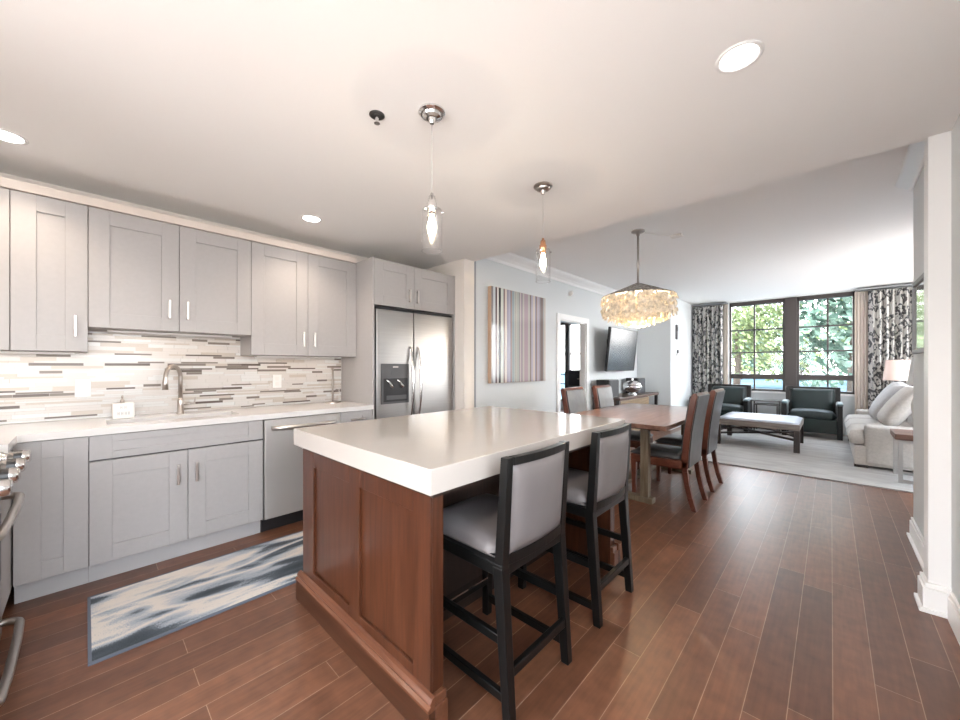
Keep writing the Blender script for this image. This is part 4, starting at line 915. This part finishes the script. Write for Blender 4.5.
lamp('white shaded table lamp partly hidden behind the right wall', 0.735, 6.25, 0.535, 'wshade', 0.125, 0.09, 1.06, 1.37, 'wshade', 0.06)

# ------------------------------------------------------------------ curtains
def drape(name, label, cat, x0, x1, y, z0, z1, folds, amp, m, group, seed):
    rng = random.Random(seed); q = MB(); n = folds*10; rows = []
    zs = [z1, z1-0.03, z1-0.08, z1-0.3, z1-0.9, (z0+z1)/2-0.3, z0+0.3, z0]
    ph = [rng.uniform(-0.5, 0.5) for _ in range(folds+1)]
    for z in zs:
        k = 0.45 if z > z1-0.05 else 1.0; row = []
        for i in range(n+1):
            u = i/n; f = u*folds; j = min(int(f), folds-1); pp = ph[j]*(1-(f-j)) + ph[j+1]*(f-j)
            x = x0 + (x1-x0)*u; row.append(q.b.verts.new((x + 0.012*math.sin(4*PI*f+pp), y + amp*k*(math.sin(2*PI*f + pp) + 0.35*math.sin(5*PI*f)), z)))
        rows.append(row)
    for a, b in zip(rows, rows[1:]):
        for i in range(n): q.b.faces.new((a[i], a[i+1], b[i+1], b[i]))
    o = q.build(name, m, None, smooth=True); s = o.modifiers.new('thick', 'SOLIDIFY'); s.thickness = 0.004
    return tag(o, label, cat, group)
drape('curtain', 'black and white paisley curtain left of the window', 'curtain', -2.27, -1.70, 9.42, 0.03, 2.585, 7, 0.055, M['curtain'], 'paisley curtains', 1)
drape('curtain', 'black and white paisley curtain right of the window behind the sofa', 'curtain', 0.47, 1.02, 9.40, 0.03, 2.585, 7, 0.055, M['curtain'], 'paisley curtains', 2)
drape('sheer_panel', 'narrow beige sheer panel beside the left paisley curtain', 'sheer curtain', -1.70, -1.615, 9.50, 0.03, 2.60, 3, 0.02, M['sheer'], 'beige sheer panels', 3)
drape('sheer_panel', 'beige sheer panel between right window and paisley curtain', 'sheer curtain', 0.315, 0.50, 9.50, 0.03, 2.60, 4, 0.025, M['sheer'], 'beige sheer panels', 4)
for lab, a, b in (('dark curtain track above the left paisley curtain', -2.29, -1.62), ('dark curtain track above the right paisley curtain', 0.33, 1.06)):
    o = MB().box(a, b, 9.36, 9.585, 2.612, 2.634).build('curtain_track', M['gline'], None, bevel=0.004); tag(o, lab, 'curtain track', 'curtain tracks')
# framed picture on the right wall
t = thing('framed_picture', 'dark framed glass picture on the right wall beside the pilaster', 'picture')
p = MB()
for y0, y1, z0, z1 in ((3.35, 4.05, 1.825, 1.855), (3.35, 4.05, 1.355, 1.385), (3.35, 3.38, 1.385, 1.825), (4.02, 4.05, 1.385, 1.825)): p.box(0.420, 0.4445, y0, y1, z0, z1)
p.build('frame', M['gline'], t, bevel=0.003)
MB().box(0.43, 0.44, 3.38, 4.02, 1.385, 1.825).build('glazed_print', mat('print_glazing', (0.45, 0.47, 0.48), 0.05, coat=0.8), t)

# ------------------------------------------------------------------ outside: pond and trees
o = MB().box(-60, 40, 11.0, 110, -0.7, -0.6).build('pond', M['pond']); o['kind'] = 'structure'
def tree(label, x, y, zb, h, rx, m, seed, n=1500, ls=1.15):  # crown of loose leaves on a trunk
    t = thing('tree', label, 'tree', (x, y, zb), 0, 'leafy trees outside the window')
    rng = random.Random(seed)
    MB().tube([(0,0,0), (0.1,0,h*0.3), (0.0,0.1,h*0.7)], 0.2, 8, rs=[h*0.03, h*0.024, h*0.01]).build('trunk', M['bark'], t, smooth=True)
    q = MB(); lobes = [(Vector((rng.uniform(-.62,.62)*rx, rng.uniform(-.5,.5)*rx, h*rng.uniform(0.14, 0.82))), rx*rng.uniform(0.34, 0.52)) for _ in range(24)]
    for i in range(n):
        c, r = lobes[i % len(lobes)]
        d = Vector((rng.gauss(0,1), rng.gauss(0,1), rng.gauss(0,1))).normalized()*r*rng.uniform(0.75, 1.05)
        p = c + Vector((d.x, d.y, d.z*0.8)); s = ls*h*rng.uniform(0.009, 0.022)
        a = Vector((rng.gauss(0,1), rng.gauss(0,1), rng.gauss(0,1))).normalized(); b = a.orthogonal().normalized(); a = a.cross(b)
        q.b.faces.new([q.b.verts.new(p + a*s*ca + b*s*0.6*cb) for ca, cb in ((-1, 0), (-.3, .9), (.4, .8), (1, 0), (.4, -.8), (-.3, -.9))])
    q.build('crown', M[m], t)
tree('tall deep green tree filling the right window', 1.0, 30.0, -0.6, 12.5, 4.6, 'leafb', 1, 5200)
tree('nearest sunny green tree filling most of the left window', -6.0, 39.0, -0.6, 9.6, 4.4, 'leafa', 2, 4200)
tree('deep green tree farther back in the left window', -9.5, 64.0, -0.6, 13.2, 6.2, 'leafb', 4, 3400)
tree('sunny green tree behind the tall one in the right window', 6.0, 54.0, -0.6, 19.0, 7.0, 'leafa', 5, 3600)
for k, (lab, x, y) in enumerate((('low far shrub at the left edge of the left window', -19, 88), ('low far shrub behind the middle of the left window', -11.5, 96),
        ('low far shrub just right of the wide window mullion', -4, 88), ('low far shrub at the right edge of the right window', 3.5, 96))):
    tree(lab, x, y, -0.6, 8.6, 4.0, 'leafb' if k % 2 else 'leafa', 22+k, 3200, 2.3)
